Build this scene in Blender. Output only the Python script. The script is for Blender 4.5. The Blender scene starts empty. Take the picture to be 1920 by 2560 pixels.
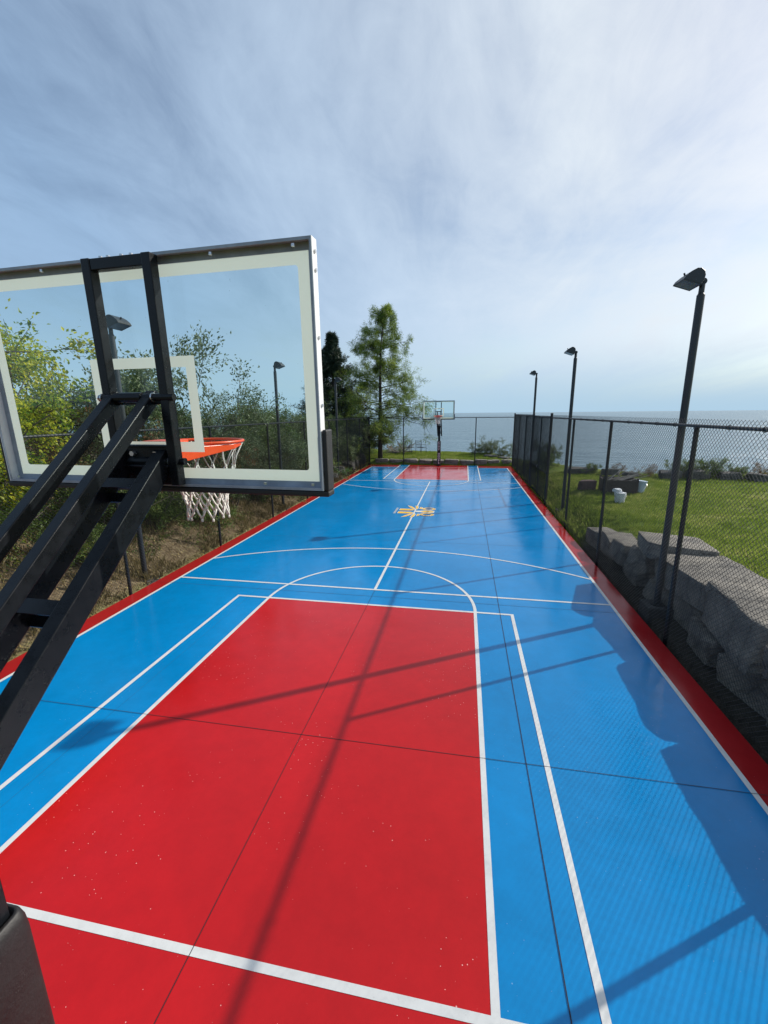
import bpy, bmesh, math, random
import numpy as np
from mathutils import Vector, Matrix, noise
R = math.radians
scene = bpy.context.scene
C = scene.collection

# ------------------------------------------------------------------ helpers
class MB:
    def __init__(s): s.v = []; s.f = []; s.m = []
    def add(s, vs, fs, mi=0):
        o = len(s.v); s.v += [tuple(a) for a in vs]; s.f += [tuple(i + o for i in f) for f in fs]; s.m += [mi] * len(fs)
    def box(s, lo, hi, M=None, mi=0):
        x0, y0, z0 = lo; x1, y1, z1 = hi
        vs = [(x0,y0,z0),(x1,y0,z0),(x1,y1,z0),(x0,y1,z0),(x0,y0,z1),(x1,y0,z1),(x1,y1,z1),(x0,y1,z1)]
        if M: vs = [M @ Vector(v) for v in vs]
        s.add(vs, [(0,3,2,1),(4,5,6,7),(0,1,5,4),(1,2,6,5),(2,3,7,6),(3,0,4,7)], mi)
    def prism(s, poly, z0, z1, M=None, mi=0):      # poly in xy, extruded in z
        n = len(poly); vs = [(x,y,z0) for x,y in poly] + [(x,y,z1) for x,y in poly]
        if M: vs = [M @ Vector(v) for v in vs]
        s.add(vs, [tuple(range(n))[::-1], tuple(range(n, 2*n))] + [(i,(i+1)%n,n+(i+1)%n,n+i) for i in range(n)], mi)
    def tube(s, pts, rad, n=8, cap=True, mi=0):
        pts = [Vector(p) for p in pts]; k = len(pts)
        if not isinstance(rad, (list, tuple)): rad = [rad] * k
        rings = []; ref = None
        for i, p in enumerate(pts):
            d = (pts[min(i+1,k-1)] - pts[max(i-1,0)])
            if d.length < 1e-9: d = Vector((0,0,1))
            d.normalize()
            if ref is None:
                ref = Vector((0,0,1)) if abs(d.z) < .9 else Vector((1,0,0))
            a = d.cross(ref)
            if a.length < 1e-6: a = d.cross(Vector((0,1,0)))
            a.normalize(); b = a.cross(d); ref = b
            rings.append([p + (a*math.cos(2*math.pi*j/n) + b*math.sin(2*math.pi*j/n))*rad[i] for j in range(n)])
        vs = [v for r in rings for v in r]; fs = []
        for i in range(k-1):
            for j in range(n):
                fs.append((i*n+j, i*n+(j+1)%n, (i+1)*n+(j+1)%n, (i+1)*n+j))
        if cap: fs += [tuple(range(n))[::-1], tuple(range((k-1)*n, k*n))]
        s.add(vs, fs, mi)
    def ring(s, c, R0, r, n=40, k=8, a0=0, a1=2*math.pi, mi=0):
        pts = [(c[0]+R0*math.cos(a0+(a1-a0)*i/n), c[1]+R0*math.sin(a0+(a1-a0)*i/n), c[2]) for i in range(n+1)]
        s.tube(pts, r, k, cap=False, mi=mi)
    def build(s, name, mats, parent=None, smooth=False, bevel=0):
        me = bpy.data.meshes.new(name); me.from_pydata(s.v, [], s.f)
        if not isinstance(mats, (list, tuple)): mats = [mats]
        for m in mats: me.materials.append(m)
        if len(mats) > 1: me.polygons.foreach_set('material_index', s.m)
        if smooth: me.polygons.foreach_set('use_smooth', [True]*len(me.polygons))
        me.update()
        o = bpy.data.objects.new(name, me); C.objects.link(o)
        if parent: o.parent = parent
        if bevel:
            b = o.modifiers.new('bevel', 'BEVEL'); b.width = bevel; b.segments = 2; b.limit_method = 'ANGLE'
        return o

def tag(o, label=None, cat=None, group=None, kind=None):
    if label: o['label'] = label
    if cat: o['category'] = cat
    if group: o['group'] = group
    if kind: o['kind'] = kind
    return o
def empty(name, loc=(0,0,0), rz=0):
    o = bpy.data.objects.new(name, None); C.objects.link(o); o.location = loc; o.rotation_euler = (0,0,rz)
    o.empty_display_size = .2
    return o
def copy_tree(o, parent=None):
    c = o.copy(); C.objects.link(c)
    if parent: c.parent = parent
    for ch in list(o.children): copy_tree(ch, c)
    return c
def smooth01(t): t = max(0., min(1., t)); return t*t*(3-2*t)

# ------------------------------------------------------------------ materials
def mat(name):
    m = bpy.data.materials.new(name); m.use_nodes = True
    nt = m.node_tree; return m, nt, nt.nodes, nt.links, nt.nodes['Principled BSDF']
def noise_node(nt, scale, detail=4, rough=.5, coord='Object', stretch=None):
    tc = nt.nodes.new('ShaderNodeTexCoord'); n = nt.nodes.new('ShaderNodeTexNoise')
    n.inputs['Scale'].default_value = scale; n.inputs['Detail'].default_value = detail; n.inputs['Roughness'].default_value = rough
    src = tc.outputs[coord]
    if coord == 'World':
        pass
    if stretch:
        mp = nt.nodes.new('ShaderNodeMapping'); mp.inputs['Scale'].default_value = stretch
        nt.links.new(src, mp.inputs['Vector']); src = mp.outputs['Vector']
    nt.links.new(src, n.inputs['Vector']); return n
def ramp(nt, src, stops):
    r = nt.nodes.new('ShaderNodeValToRGB'); e = r.color_ramp.elements
    while len(e) < len(stops): e.new(.5)
    for i, (p, c) in enumerate(stops):
        e[i].position = p; e[i].color = (c[0], c[1], c[2], 1) if isinstance(c, (tuple, list)) else (c, c, c, 1)
    nt.links.new(src, r.inputs['Fac']); return r
def bump(nt, src, strength, dist, bsdf):
    b = nt.nodes.new('ShaderNodeBump'); b.inputs['Strength'].default_value = strength; b.inputs['Distance'].default_value = dist
    nt.links.new(src, b.inputs['Height']); nt.links.new(b.outputs['Normal'], bsdf.inputs['Normal']); return b
def simple(name, col, rough=.5, metal=0, var=.12, scale=8, bmp=0, bscale=60, spec=.5):
    m, nt, N, L, P = mat(name)
    n = noise_node(nt, scale, 5, .6)
    a = [c*(1-var) for c in col]; b = [min(1, c*(1+var)) for c in col]
    r = ramp(nt, n.outputs['Fac'], [(.3, a), (.7, b)]); L.new(r.outputs['Color'], P.inputs['Base Color'])
    r2 = ramp(nt, n.outputs['Fac'], [(.3, max(0, rough-.08)), (.7, min(1, rough+.08))]); L.new(r2.outputs['Color'], P.inputs['Roughness'])
    P.inputs['Metallic'].default_value = metal; P.inputs['Specular IOR Level'].default_value = spec
    if bmp:
        nb = noise_node(nt, bscale, 3, .6); bump(nt, nb.outputs['Fac'], bmp, .01, P)
    return m

def paint(name, col, speck=(.75,.72,.68), speck_amt=.5):
    """glossy acrylic court paint: faint cloudiness, fine grain, dust specks, shallow puddled sheen"""
    m, nt, N, L, P = mat(name)
    n = noise_node(nt, .55, 5, .55)
    r = ramp(nt, n.outputs['Fac'], [(.3, [c*.88 for c in col]), (.72, [min(1, c*1.1) for c in col])])
    nf = noise_node(nt, 5, 9, .72); rf = ramp(nt, nf.outputs['Fac'], [(.3, .90), (.55, 1.0), (.75, 1.07)])
    mf = N.new('ShaderNodeMix'); mf.data_type = 'RGBA'; mf.blend_type = 'MULTIPLY'; mf.inputs['Factor'].default_value = 1; L.new(r.outputs['Color'], mf.inputs['A']); L.new(rf.outputs['Color'], mf.inputs['B'])
    # specks: sparse voronoi cells
    tc = N.new('ShaderNodeTexCoord')
    vo = N.new('ShaderNodeTexVoronoi'); vo.inputs['Scale'].default_value = 32; L.new(tc.outputs['Object'], vo.inputs['Vector'])
    sep = N.new('ShaderNodeSeparateColor'); L.new(vo.outputs['Color'], sep.inputs['Color'])
    big = noise_node(nt, .9, 2, .5)
    th = N.new('ShaderNodeMath'); th.operation = 'MULTIPLY_ADD'; L.new(sep.outputs['Red'], th.inputs[0]); th.inputs[1].default_value = .24; th.inputs[2].default_value = -.115
    th2 = N.new('ShaderNodeMath'); th2.operation = 'MULTIPLY'; L.new(th.outputs[0], th2.inputs[0])
    rb = ramp(nt, big.outputs['Fac'], [(.36, 0), (.58, 1)]); L.new(rb.outputs['Color'], th2.inputs[1])
    lt = N.new('ShaderNodeMath'); lt.operation = 'LESS_THAN'; L.new(vo.outputs['Distance'], lt.inputs[0]); L.new(th2.outputs[0], lt.inputs[1])
    k = N.new('ShaderNodeMath'); k.operation = 'MULTIPLY'; L.new(lt.outputs[0], k.inputs[0]); k.inputs[1].default_value = speck_amt
    mx = N.new('ShaderNodeMix'); mx.data_type = 'RGBA'; L.new(k.outputs[0], mx.inputs['Factor']); L.new(mf.outputs['Result'], mx.inputs['A'])
    mx.inputs['B'].default_value = (*speck, 1); L.new(mx.outputs['Result'], P.inputs['Base Color'])
    n2 = noise_node(nt, 1.3, 9, .68)
    rr = ramp(nt, n2.outputs['Fac'], [(.34, .09), (.5, .14), (.66, .27)]); L.new(rr.outputs['Color'], P.inputs['Roughness'])
    P.inputs['IOR'].default_value = 1.45; P.inputs['Specular IOR Level'].default_value = .36
    nb = noise_node(nt, 260, 2, .6); bump(nt, nb.outputs['Fac'], .06, .004, P)
    return m

M = {}
M['blue'] = paint('blue_court_paint', (.0, .205, .49), (.5,.6,.7), .35)
M['red'] = paint('red_court_paint', (.47, .007, .009), (.85,.5,.46), .8)
M['redborder'] = paint('red_border_paint', (.36, .014, .016), (.7,.4,.35), .5)
M['line'] = simple('white_line_paint', (.62,.62,.60), .32, var=.06, scale=3)
def line_mat():
    m, nt, N, L, P = mat('worn_white_line_paint'); n = noise_node(nt, 4, 10, .75); n2 = noise_node(nt, 90, 4, .7)
    r = ramp(nt, n.outputs['Fac'], [(.28, (.50,.50,.49)), (.5, (.62,.62,.60)), (.7, (.66,.66,.64))]); r2 = ramp(nt, n2.outputs['Fac'], [(.27, .72), (.36, 1)])
    mx = N.new('ShaderNodeMix'); mx.data_type = 'RGBA'; mx.blend_type = 'MULTIPLY'; mx.inputs['Factor'].default_value = 1; L.new(r.outputs['Color'], mx.inputs['A']); L.new(r2.outputs['Color'], mx.inputs['B'])
    L.new(mx.outputs['Result'], P.inputs['Base Color']); P.inputs['Roughness'].default_value = .35; return m
M['line'] = line_mat()
M['joint'] = simple('dark_joint_line', (.012,.010,.016), .8)  # dark colour of the thin slab joints
M['gold'] = simple('gold_logo_paint', (.86,.47,.008), .3, var=.1, scale=6)
M['black'] = simple('black_powder_coat', (.007,.008,.010), .30, var=.25, scale=20, bmp=.12, bscale=350, spec=.22)
M['blackpole'] = simple('dark_bronze_pole_paint', (.022,.026,.030), .42, var=.2, scale=10, bmp=.1, bscale=250)
M['vinyl'] = simple('black_vinyl_wire', (.010,.011,.012), .38, var=.1)
M['postblack'] = simple('black_post_coating', (.012,.013,.015), .36, var=.2)
M['framewhite'] = simple('sunlit_white_frame_paint', (.72,.72,.72), .4, 0, var=.06)  # lit copy of the frame paint: sunlit outer sides in the colour
M['alu'] = simple('shaded_grey_frame_paint', (.27,.30,.35), .5, 0, var=.2, scale=12, bmp=.08, bscale=200)  # shaded copy of the frame paint: grey holds the shade inside the channel
M['steel'] = simple('zinc_bolt_steel', (.55,.55,.56), .28, .9, var=.1)
M['orange'] = simple('orange_rim_enamel', (.80,.075,.012), .33, var=.06)
M['net'] = simple('white_net_cord', (.72,.68,.62), .8, var=.1, scale=60, bmp=.4, bscale=400)
M['pad'] = simple('black_vinyl_pad', (.013,.011,.011), .55, var=.3, scale=9, bmp=.2, bscale=60)
M['padlip'] = simple('black_foam_edge_pad', (.012,.012,.013), .6, var=.2, scale=30, bmp=.2, bscale=300)
M['letter'] = simple('pale_letter_print', (.85,.83,.84), .5)
M['concrete'] = simple('grey_concrete', (.26,.25,.24), .9, var=.2, scale=14, bmp=.4, bscale=90)
M['blockdark'] = simple('stained_dark_concrete', (.07,.068,.065), .9, var=.3, scale=14, bmp=.4, bscale=90)
M['lens'] = simple('lamp_lens_glass', (.16,.20,.25), .12, var=.15, scale=25)
M['bucket'] = simple('white_bucket_plastic', (.72,.74,.76), .4, var=.07)
M['bucketblue'] = simple('pale_blue_bucket_plastic', (.50,.60,.70), .4, var=.07)
M['darkwood'] = simple('dark_weathered_timber', (.05,.04,.035), .85, var=.4, scale=12, bmp=.5, bscale=50)
M['greywood'] = simple('bleached_driftwood', (.36,.32,.27), .85, var=.25, scale=20, bmp=.4, bscale=60)
M['brick'] = simple('red_brown_block_stone', (.12,.075,.07), .9, var=.3, scale=12, bmp=.5, bscale=50)

def glass_mat():
    m, nt, N, L, P = mat('backboard_glass'); N.remove(P)
    tr = N.new('ShaderNodeBsdfTransparent'); tr.inputs['Color'].default_value = (.90,.955,.95,1)
    gl = N.new('ShaderNodeBsdfGlossy'); gl.inputs['Roughness'].default_value = .03
    lw_ = N.new('ShaderNodeLayerWeight'); lw_.inputs['Blend'].default_value = .5
    pw = N.new('ShaderNodeMath'); pw.operation = 'POWER'; L.new(lw_.outputs['Facing'], pw.inputs[0]); pw.inputs[1].default_value = 4.5
    fr = N.new('ShaderNodeMath'); fr.operation = 'MULTIPLY_ADD'; L.new(pw.outputs[0], fr.inputs[0]); fr.inputs[1].default_value = .7; fr.inputs[2].default_value = .02
    mx = N.new('ShaderNodeMixShader'); L.new(fr.outputs[0], mx.inputs[0]); L.new(tr.outputs[0], mx.inputs[1]); L.new(gl.outputs[0], mx.inputs[2])
    # dust and dried drops
    n = noise_node(nt, 55, 2, .5); r = ramp(nt, n.outputs['Fac'], [(.76, 0), (.79, .35)])
    df = N.new('ShaderNodeBsdfDiffuse'); df.inputs['Color'].default_value = (.25,.24,.22,1)
    m2 = N.new('ShaderNodeMixShader'); L.new(r.outputs['Color'], m2.inputs[0]); L.new(mx.outputs[0], m2.inputs[1]); L.new(df.outputs[0], m2.inputs[2])
    L.new(m2.outputs[0], N['Material Output'].inputs['Surface']); return m
M['glass'] = glass_mat()
def border_mat():
    m, nt, N, L, P = mat('cream_glass_paint')
    P.inputs['Base Color'].default_value = (.74,.745,.64,1); P.inputs['Roughness'].default_value = .3
    tl = N.new('ShaderNodeBsdfTranslucent'); tl.inputs['Color'].default_value = (.80,.80,.69,1)
    mx = N.new('ShaderNodeMixShader'); mx.inputs[0].default_value = .60
    L.new(P.outputs[0], mx.inputs[1]); L.new(tl.outputs[0], mx.inputs[2]); L.new(mx.outputs[0], N['Material Output'].inputs['Surface']); return m
M['border'] = border_mat()

def leaf_mat(name, stops, trans=.35, rough=.5):
    m, nt, N, L, P = mat(name)
    g = N.new('ShaderNodeNewGeometry'); n = noise_node(nt, .9, 3, .6)
    ad = N.new('ShaderNodeMath'); ad.operation = 'MULTIPLY_ADD'; L.new(g.outputs['Random Per Island'], ad.inputs[0]); ad.inputs[1].default_value = .6
    s2 = N.new('ShaderNodeMath'); s2.operation = 'MULTIPLY_ADD'; L.new(n.outputs['Fac'], s2.inputs[0]); s2.inputs[1].default_value = 1.3; s2.inputs[2].default_value = -.45
    L.new(s2.outputs[0], ad.inputs[2])
    r = ramp(nt, ad.outputs[0], stops); L.new(r.outputs['Color'], P.inputs['Base Color']); P.inputs['Roughness'].default_value = rough
    tl = N.new('ShaderNodeBsdfTranslucent'); L.new(r.outputs['Color'], tl.inputs['Color'])
    mx = N.new('ShaderNodeMixShader'); mx.inputs[0].default_value = trans
    L.new(P.outputs[0], mx.inputs[1]); L.new(tl.outputs[0], mx.inputs[2]); L.new(mx.outputs[0], N['Material Output'].inputs['Surface']); return m
M['leaf_yellow'] = leaf_mat('yellow_green_leaves', [(0,(.06,.13,.02)),(.28,(.13,.22,.02)),(.5,(.36,.42,.03)),(.8,(.68,.62,.04)),(1,(.40,.24,.03))], .5)
M['leaf_silver'] = leaf_mat('grey_green_leaves', [(0,(.05,.075,.03)),(.4,(.10,.14,.05)),(.75,(.18,.22,.10)),(1,(.32,.34,.22))], .35)
M['leaf_green'] = leaf_mat('mid_green_leaves', [(0,(.035,.075,.015)),(.45,(.085,.15,.025)),(.8,(.17,.23,.04)),(1,(.32,.28,.06))], .35)
M['leaf_red'] = leaf_mat('rusty_autumn_leaves', [(0,(.06,.07,.02)),(.4,(.14,.11,.03)),(.75,(.28,.10,.04)),(1,(.24,.18,.06))], .35)
M['needle_larch'] = leaf_mat('larch_needles', [(0,(.05,.10,.018)),(.4,(.11,.18,.03)),(.75,(.24,.32,.045)),(1,(.40,.42,.06))], .5)
M['needle_spruce'] = leaf_mat('spruce_needles', [(0,(.012,.026,.015)),(.6,(.028,.052,.028)),(1,(.06,.09,.045))], .2)
M['grassblade'] = leaf_mat('lawn_grass_blades', [(0,(.10,.16,.02)),(.35,(.17,.25,.03)),(.65,(.29,.37,.055)),(1,(.55,.50,.22))], .5)
M['drygrass'] = leaf_mat('dry_grass_blades', [(0,(.10,.09,.03)),(.4,(.22,.18,.08)),(.8,(.36,.29,.15)),(1,(.12,.16,.03))], .3)
M['litter'] = leaf_mat('fallen_leaves', [(0,(.08,.05,.03)),(.4,(.22,.16,.08)),(.8,(.40,.30,.12)),(1,(.50,.42,.08))], .2)
M['bark'] = simple('grey_brown_bark', (.10,.085,.07), .9, var=.4, scale=18, bmp=.6, bscale=40)
M['barkdark'] = simple('dark_larch_bark', (.045,.035,.03), .95, var=.4, scale=18, bmp=.7, bscale=30)

def stone_mat(name, c0, c1):
    m, nt, N, L, P = mat(name)
    n = noise_node(nt, 2.2, 10, .65); n2 = noise_node(nt, 28, 6, .7)
    r = ramp(nt, n.outputs['Fac'], [(.28, c0), (.5, [(a+b)/2 for a, b in zip(c0, c1)]), (.72, c1)])
    mx = N.new('ShaderNodeMix'); mx.data_type = 'RGBA'; mx.blend_type = 'MULTIPLY'; mx.inputs['Factor'].default_value = .7
    tc = N.new('ShaderNodeTexCoord'); vo = N.new('ShaderNodeTexVoronoi'); vo.feature = 'DISTANCE_TO_EDGE'; vo.inputs['Scale'].default_value = 2.4
    nd = noise_node(nt, 3, 5, .7); mv = N.new('ShaderNodeMix'); mv.data_type = 'VECTOR'; mv.inputs['Factor'].default_value = .25; L.new(tc.outputs['Object'], mv.inputs['A']); L.new(nd.outputs['Color'], mv.inputs['B']); L.new(mv.outputs['Result'], vo.inputs['Vector'])
    cr_ = ramp(nt, vo.outputs['Distance'], [(.0, .35), (.025, 1)])
    r2 = ramp(nt, n2.outputs['Fac'], [(.3, .5), (.62, 1.)]); L.new(r.outputs['Color'], mx.inputs['A'])
    mm = N.new('ShaderNodeMix'); mm.data_type = 'RGBA'; mm.blend_type = 'MULTIPLY'; mm.inputs['Factor'].default_value = 1; L.new(r2.outputs['Color'], mm.inputs['A']); L.new(cr_.outputs['Color'], mm.inputs['B']); L.new(mm.outputs['Result'], mx.inputs['B'])
    L.new(mx.outputs['Result'], P.inputs['Base Color']); P.inputs['Roughness'].default_value = .92
    nb = noise_node(nt, 9, 9, .75); hm = N.new('ShaderNodeMath'); hm.operation = 'MULTIPLY_ADD'; L.new(cr_.outputs['Color'], hm.inputs[0]); hm.inputs[1].default_value = .35; L.new(nb.outputs['Fac'], hm.inputs[2]); bump(nt, hm.outputs[0], .9, .09, P); return m
M['stone'] = stone_mat('quarried_limestone', (.115,.11,.105), (.44,.395,.33))
M['stonegrey'] = stone_mat('grey_shore_rock', (.06,.06,.06), (.20,.19,.17))

def ground_mat():
    m, nt, N, L, P = mat('lawn_and_soil_ground')
    tc = N.new('ShaderNodeTexCoord'); sep = N.new('ShaderNodeSeparateXYZ'); L.new(tc.outputs['Object'], sep.inputs[0])
    n = noise_node(nt, .5, 8, .65); n2 = noise_node(nt, 9, 6, .7); n3 = noise_node(nt, 60, 3, .7)
    g = ramp(nt, n.outputs['Fac'], [(.3, (.07,.12,.016)), (.48, (.12,.18,.025)), (.58, (.19,.23,.045)), (.68, (.34,.31,.15))])
    s = ramp(nt, n2.outputs['Fac'], [(.3, (.10,.07,.045)), (.5, (.19,.145,.09)), (.6, (.26,.21,.13)), (.72, (.09,.11,.03))])
    # soil on the bank to the left (x < -4.4), lawn elsewhere
    lt = N.new('ShaderNodeMapRange'); lt.inputs['From Min'].default_value = -4.2; lt.inputs['From Max'].default_value = -4.7; L.new(sep.outputs['X'], lt.inputs['Value'])
    yy = N.new('ShaderNodeMapRange'); yy.inputs['From Min'].default_value = 26.5; yy.inputs['From Max'].default_value = 22; L.new(sep.outputs['Y'], yy.inputs['Value'])
    f = N.new('ShaderNodeMath'); f.operation = 'MULTIPLY'; L.new(lt.outputs[0], f.inputs[0]); L.new(yy.outputs[0], f.inputs[1])
    mx = N.new('ShaderNodeMix'); mx.data_type = 'RGBA'; L.new(f.outputs[0], mx.inputs['Factor']); L.new(g.outputs['Color'], mx.inputs['A']); L.new(s.outputs['Color'], mx.inputs['B'])
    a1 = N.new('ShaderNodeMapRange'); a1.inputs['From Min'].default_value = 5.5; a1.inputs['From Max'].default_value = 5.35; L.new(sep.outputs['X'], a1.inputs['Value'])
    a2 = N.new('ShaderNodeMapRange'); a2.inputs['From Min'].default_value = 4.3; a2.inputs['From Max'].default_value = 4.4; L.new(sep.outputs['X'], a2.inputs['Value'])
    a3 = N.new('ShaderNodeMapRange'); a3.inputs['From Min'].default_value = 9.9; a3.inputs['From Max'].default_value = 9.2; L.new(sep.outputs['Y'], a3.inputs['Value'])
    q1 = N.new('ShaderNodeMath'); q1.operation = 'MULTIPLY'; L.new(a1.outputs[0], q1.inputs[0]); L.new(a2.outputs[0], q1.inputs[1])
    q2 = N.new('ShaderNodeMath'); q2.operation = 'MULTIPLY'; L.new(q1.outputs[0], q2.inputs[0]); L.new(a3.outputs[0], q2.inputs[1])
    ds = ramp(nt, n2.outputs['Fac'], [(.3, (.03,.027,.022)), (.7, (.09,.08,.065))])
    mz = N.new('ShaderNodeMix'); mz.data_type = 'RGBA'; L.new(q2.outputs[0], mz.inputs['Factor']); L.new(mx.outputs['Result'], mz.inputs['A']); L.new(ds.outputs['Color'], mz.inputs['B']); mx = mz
    m3 = N.new('ShaderNodeMix'); m3.data_type = 'RGBA'; m3.blend_type = 'MULTIPLY'; m3.inputs['Factor'].default_value = .6
    r3 = ramp(nt, n3.outputs['Fac'], [(.3, .45), (.65, 1.1)]); L.new(mx.outputs['Result'], m3.inputs['A']); L.new(r3.outputs['Color'], m3.inputs['B'])
    L.new(m3.outputs['Result'], P.inputs['Base Color']); P.inputs['Roughness'].default_value = 1; P.inputs['Specular IOR Level'].default_value = .1
    bump(nt, n2.outputs['Fac'], .6, .08, P); return m
M['ground'] = ground_mat()

def water_mat():
    m, nt, N, L, P = mat('lake_water')
    P.inputs['Base Color'].default_value = (.13,.215,.265,1); P.inputs['Roughness'].default_value = .30; P.inputs['Specular IOR Level'].default_value = .4; P.inputs['IOR'].default_value = 1.33
    a = noise_node(nt, .55, 5, .6, stretch=(.5,1.3,1)); b = noise_node(nt, .05, 3, .6, stretch=(.6,1.6,1))
    ad = N.new('ShaderNodeMath'); ad.operation = 'MULTIPLY_ADD'; L.new(b.outputs['Fac'], ad.inputs[0]); ad.inputs[1].default_value = 2.; L.new(a.outputs['Fac'], ad.inputs[2])
    bump(nt, ad.outputs[0], 1., 1.0, P); return m
M['water'] = water_mat()

# ------------------------------------------------------------------ camera, light, sky
cx, cy, cz = 1.53616, -1.70651, 3.18909
r_ = Vector((0.98350355, 0.18067, -0.00889445)); u_ = Vector((-0.03181963, 0.22120008, 0.97470921)); f_ = Vector((-0.17806817, 0.95834695, -0.22329992))
cam = bpy.data.cameras.new('camera'); co = bpy.data.objects.new('camera', cam); C.objects.link(co)
co.matrix_world = Matrix(((r_.x,u_.x,-f_.x,cx),(r_.y,u_.y,-f_.y,cy),(r_.z,u_.z,-f_.z,cz),(0,0,0,1)))
cam.sensor_fit = 'HORIZONTAL'; cam.sensor_width = 36; cam.lens = 1074.14/1920*36; cam.clip_start = .05; cam.clip_end = 60000
scene.camera = co

SUN = Vector((4.08, 2.42, 3.0)).normalized()
el = math.asin(SUN.z); az = math.atan2(SUN.x, SUN.y)
sl = bpy.data.lights.new('sun', 'SUN'); sl.energy = 4.9; sl.angle = R(.55); sl.color = (1, .95, .87)
so = bpy.data.objects.new('sun', sl); C.objects.link(so); so.rotation_euler = SUN.to_track_quat('Z', 'Y').to_euler(); so.location = (20, 12, 15)

w = bpy.data.worlds.new('World'); scene.world = w; w.use_nodes = True; nt = w.node_tree; N = nt.nodes; L = nt.links; bg = N['Background']
sky = N.new('ShaderNodeTexSky'); sky.sky_type = 'NISHITA'; sky.sun_disc = False; sky.sun_elevation = el; sky.sun_rotation = az
sky.air_density = 1.0; sky.dust_density = .8; sky.ozone_density = .6
tc = N.new('ShaderNodeTexCoord'); sep = N.new('ShaderNodeSeparateXYZ'); L.new(tc.outputs['Generated'], sep.inputs[0])
zz = N.new('ShaderNodeMath'); zz.operation = 'MAXIMUM'; L.new(sep.outputs['Z'], zz.inputs[0]); zz.inputs[1].default_value = 0
za = N.new('ShaderNodeMath'); za.operation = 'ADD'; L.new(zz.outputs[0], za.inputs[0]); za.inputs[1].default_value = .22
dv = N.new('ShaderNodeVectorMath'); dv.operation = 'DIVIDE'; L.new(tc.outputs['Generated'], dv.inputs[0])
cmb = N.new('ShaderNodeCombineXYZ'); L.new(za.outputs[0], cmb.inputs[0]); L.new(za.outputs[0], cmb.inputs[1]); cmb.inputs[2].default_value = 1; L.new(cmb.outputs[0], dv.inputs[1])
def wn(scale, detail, rough, rot, stretch, dist=0., loc=(0,0,0)):
    mp = N.new('ShaderNodeMapping'); mp.inputs['Rotation'].default_value = (0,0,R(rot)); mp.inputs['Scale'].default_value = stretch; mp.inputs['Location'].default_value = loc
    fl = N.new('ShaderNodeVectorMath'); fl.operation = 'MULTIPLY'; fl.inputs[1].default_value = (1,1,0); L.new(dv.outputs[0], fl.inputs[0]); L.new(fl.outputs[0], mp.inputs['Vector'])
    n = N.new('ShaderNodeTexNoise'); n.inputs['Scale'].default_value = scale; n.inputs['Detail'].default_value = detail; n.inputs['Roughness'].default_value = rough; n.inputs['Distortion'].default_value = dist
    L.new(mp.outputs[0], n.inputs['Vector']); return n
c1 = wn(.7, 6, .52, 35, (1.2,.8,1), 1.2, (3.1,1.7,0)); c2 = wn(1.7, 12, .60, -35, (1.7,.7,1), 1.6, (.3,5.2,0)); c3 = wn(4.5, 12, .66, 15, (1.5,.75,1), 1.6)
def mul_add(a, k, b):
    q = N.new('ShaderNodeMath'); q.operation = 'MULTIPLY_ADD'; L.new(a, q.inputs[0]); q.inputs[1].default_value = k
    if isinstance(b, float): q.inputs[2].default_value = b
    else: L.new(b, q.inputs[2])
    return q.outputs[0]
t = mul_add(c3.outputs['Fac'], .16, -.03); t = mul_add(c2.outputs['Fac'], .30, t); t = mul_add(c1.outputs['Fac'], .85, t)
cr = N.new('ShaderNodeValToRGB'); L.new(t, cr.inputs['Fac']); e = cr.color_ramp.elements; e[0].position = .44; e[0].color = (.22,.22,.22,1); e[1].position = .80; e[1].color = (1,1,1,1)
em = e.new(.60); em.color = (.62,.62,.62,1)
sc = N.new('ShaderNodeVectorMath'); sc.operation = 'SCALE'; sc.inputs['Scale'].default_value = .125; L.new(sky.outputs[0], sc.inputs[0])
# cloud veil: brighter in the direction of the sun
dt = N.new('ShaderNodeVectorMath'); dt.operation = 'DOT_PRODUCT'; L.new(tc.outputs['Generated'], dt.inputs[0]); dt.inputs[1].default_value = SUN
cc = N.new('ShaderNodeValToRGB'); L.new(dt.outputs['Value'], cc.inputs['Fac']); e = cc.color_ramp.elements
e[0].position = 0; e[0].color = (.355,.53,.765,1); e[1].position = .97; e[1].color = (.98,.98,1.0,1); em = e.new(.45); em.color = (.56,.69,.85,1); em = e.new(.75); em.color = (.76,.83,.90,1)
mx = N.new('ShaderNodeMix'); mx.data_type = 'RGBA'; L.new(cr.outputs['Color'], mx.inputs['Factor']); L.new(sc.outputs[0], mx.inputs['A']); L.new(cc.outputs['Color'], mx.inputs['B'])
# the veil thins towards the horizon
hz = N.new('ShaderNodeMapRange'); L.new(sep.outputs['Z'], hz.inputs['Value']); hz.inputs['From Min'].default_value = 0; hz.inputs['From Max'].default_value = .16; hz.inputs['To Min'].default_value = .0; hz.inputs['To Max'].default_value = 1
hz.interpolation_type = 'SMOOTHSTEP'
m2 = N.new('ShaderNodeMix'); m2.data_type = 'RGBA'; L.new(hz.outputs[0], m2.inputs['Factor']); m2.inputs['A'].default_value = (.42,.60,.75,1); L.new(mx.outputs['Result'], m2.inputs['B'])
L.new(m2.outputs['Result'], bg.inputs['Color']); bg.inputs['Strength'].default_value = 1.06
scene.view_settings.view_transform = 'Standard'; scene.view_settings.look = 'None'; scene.view_settings.exposure = 0; scene.view_settings.gamma = 1
scene.cycles.use_denoising = True
scene.cycles.max_bounces = 8; scene.cycles.transparent_max_bounces = 16

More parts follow.
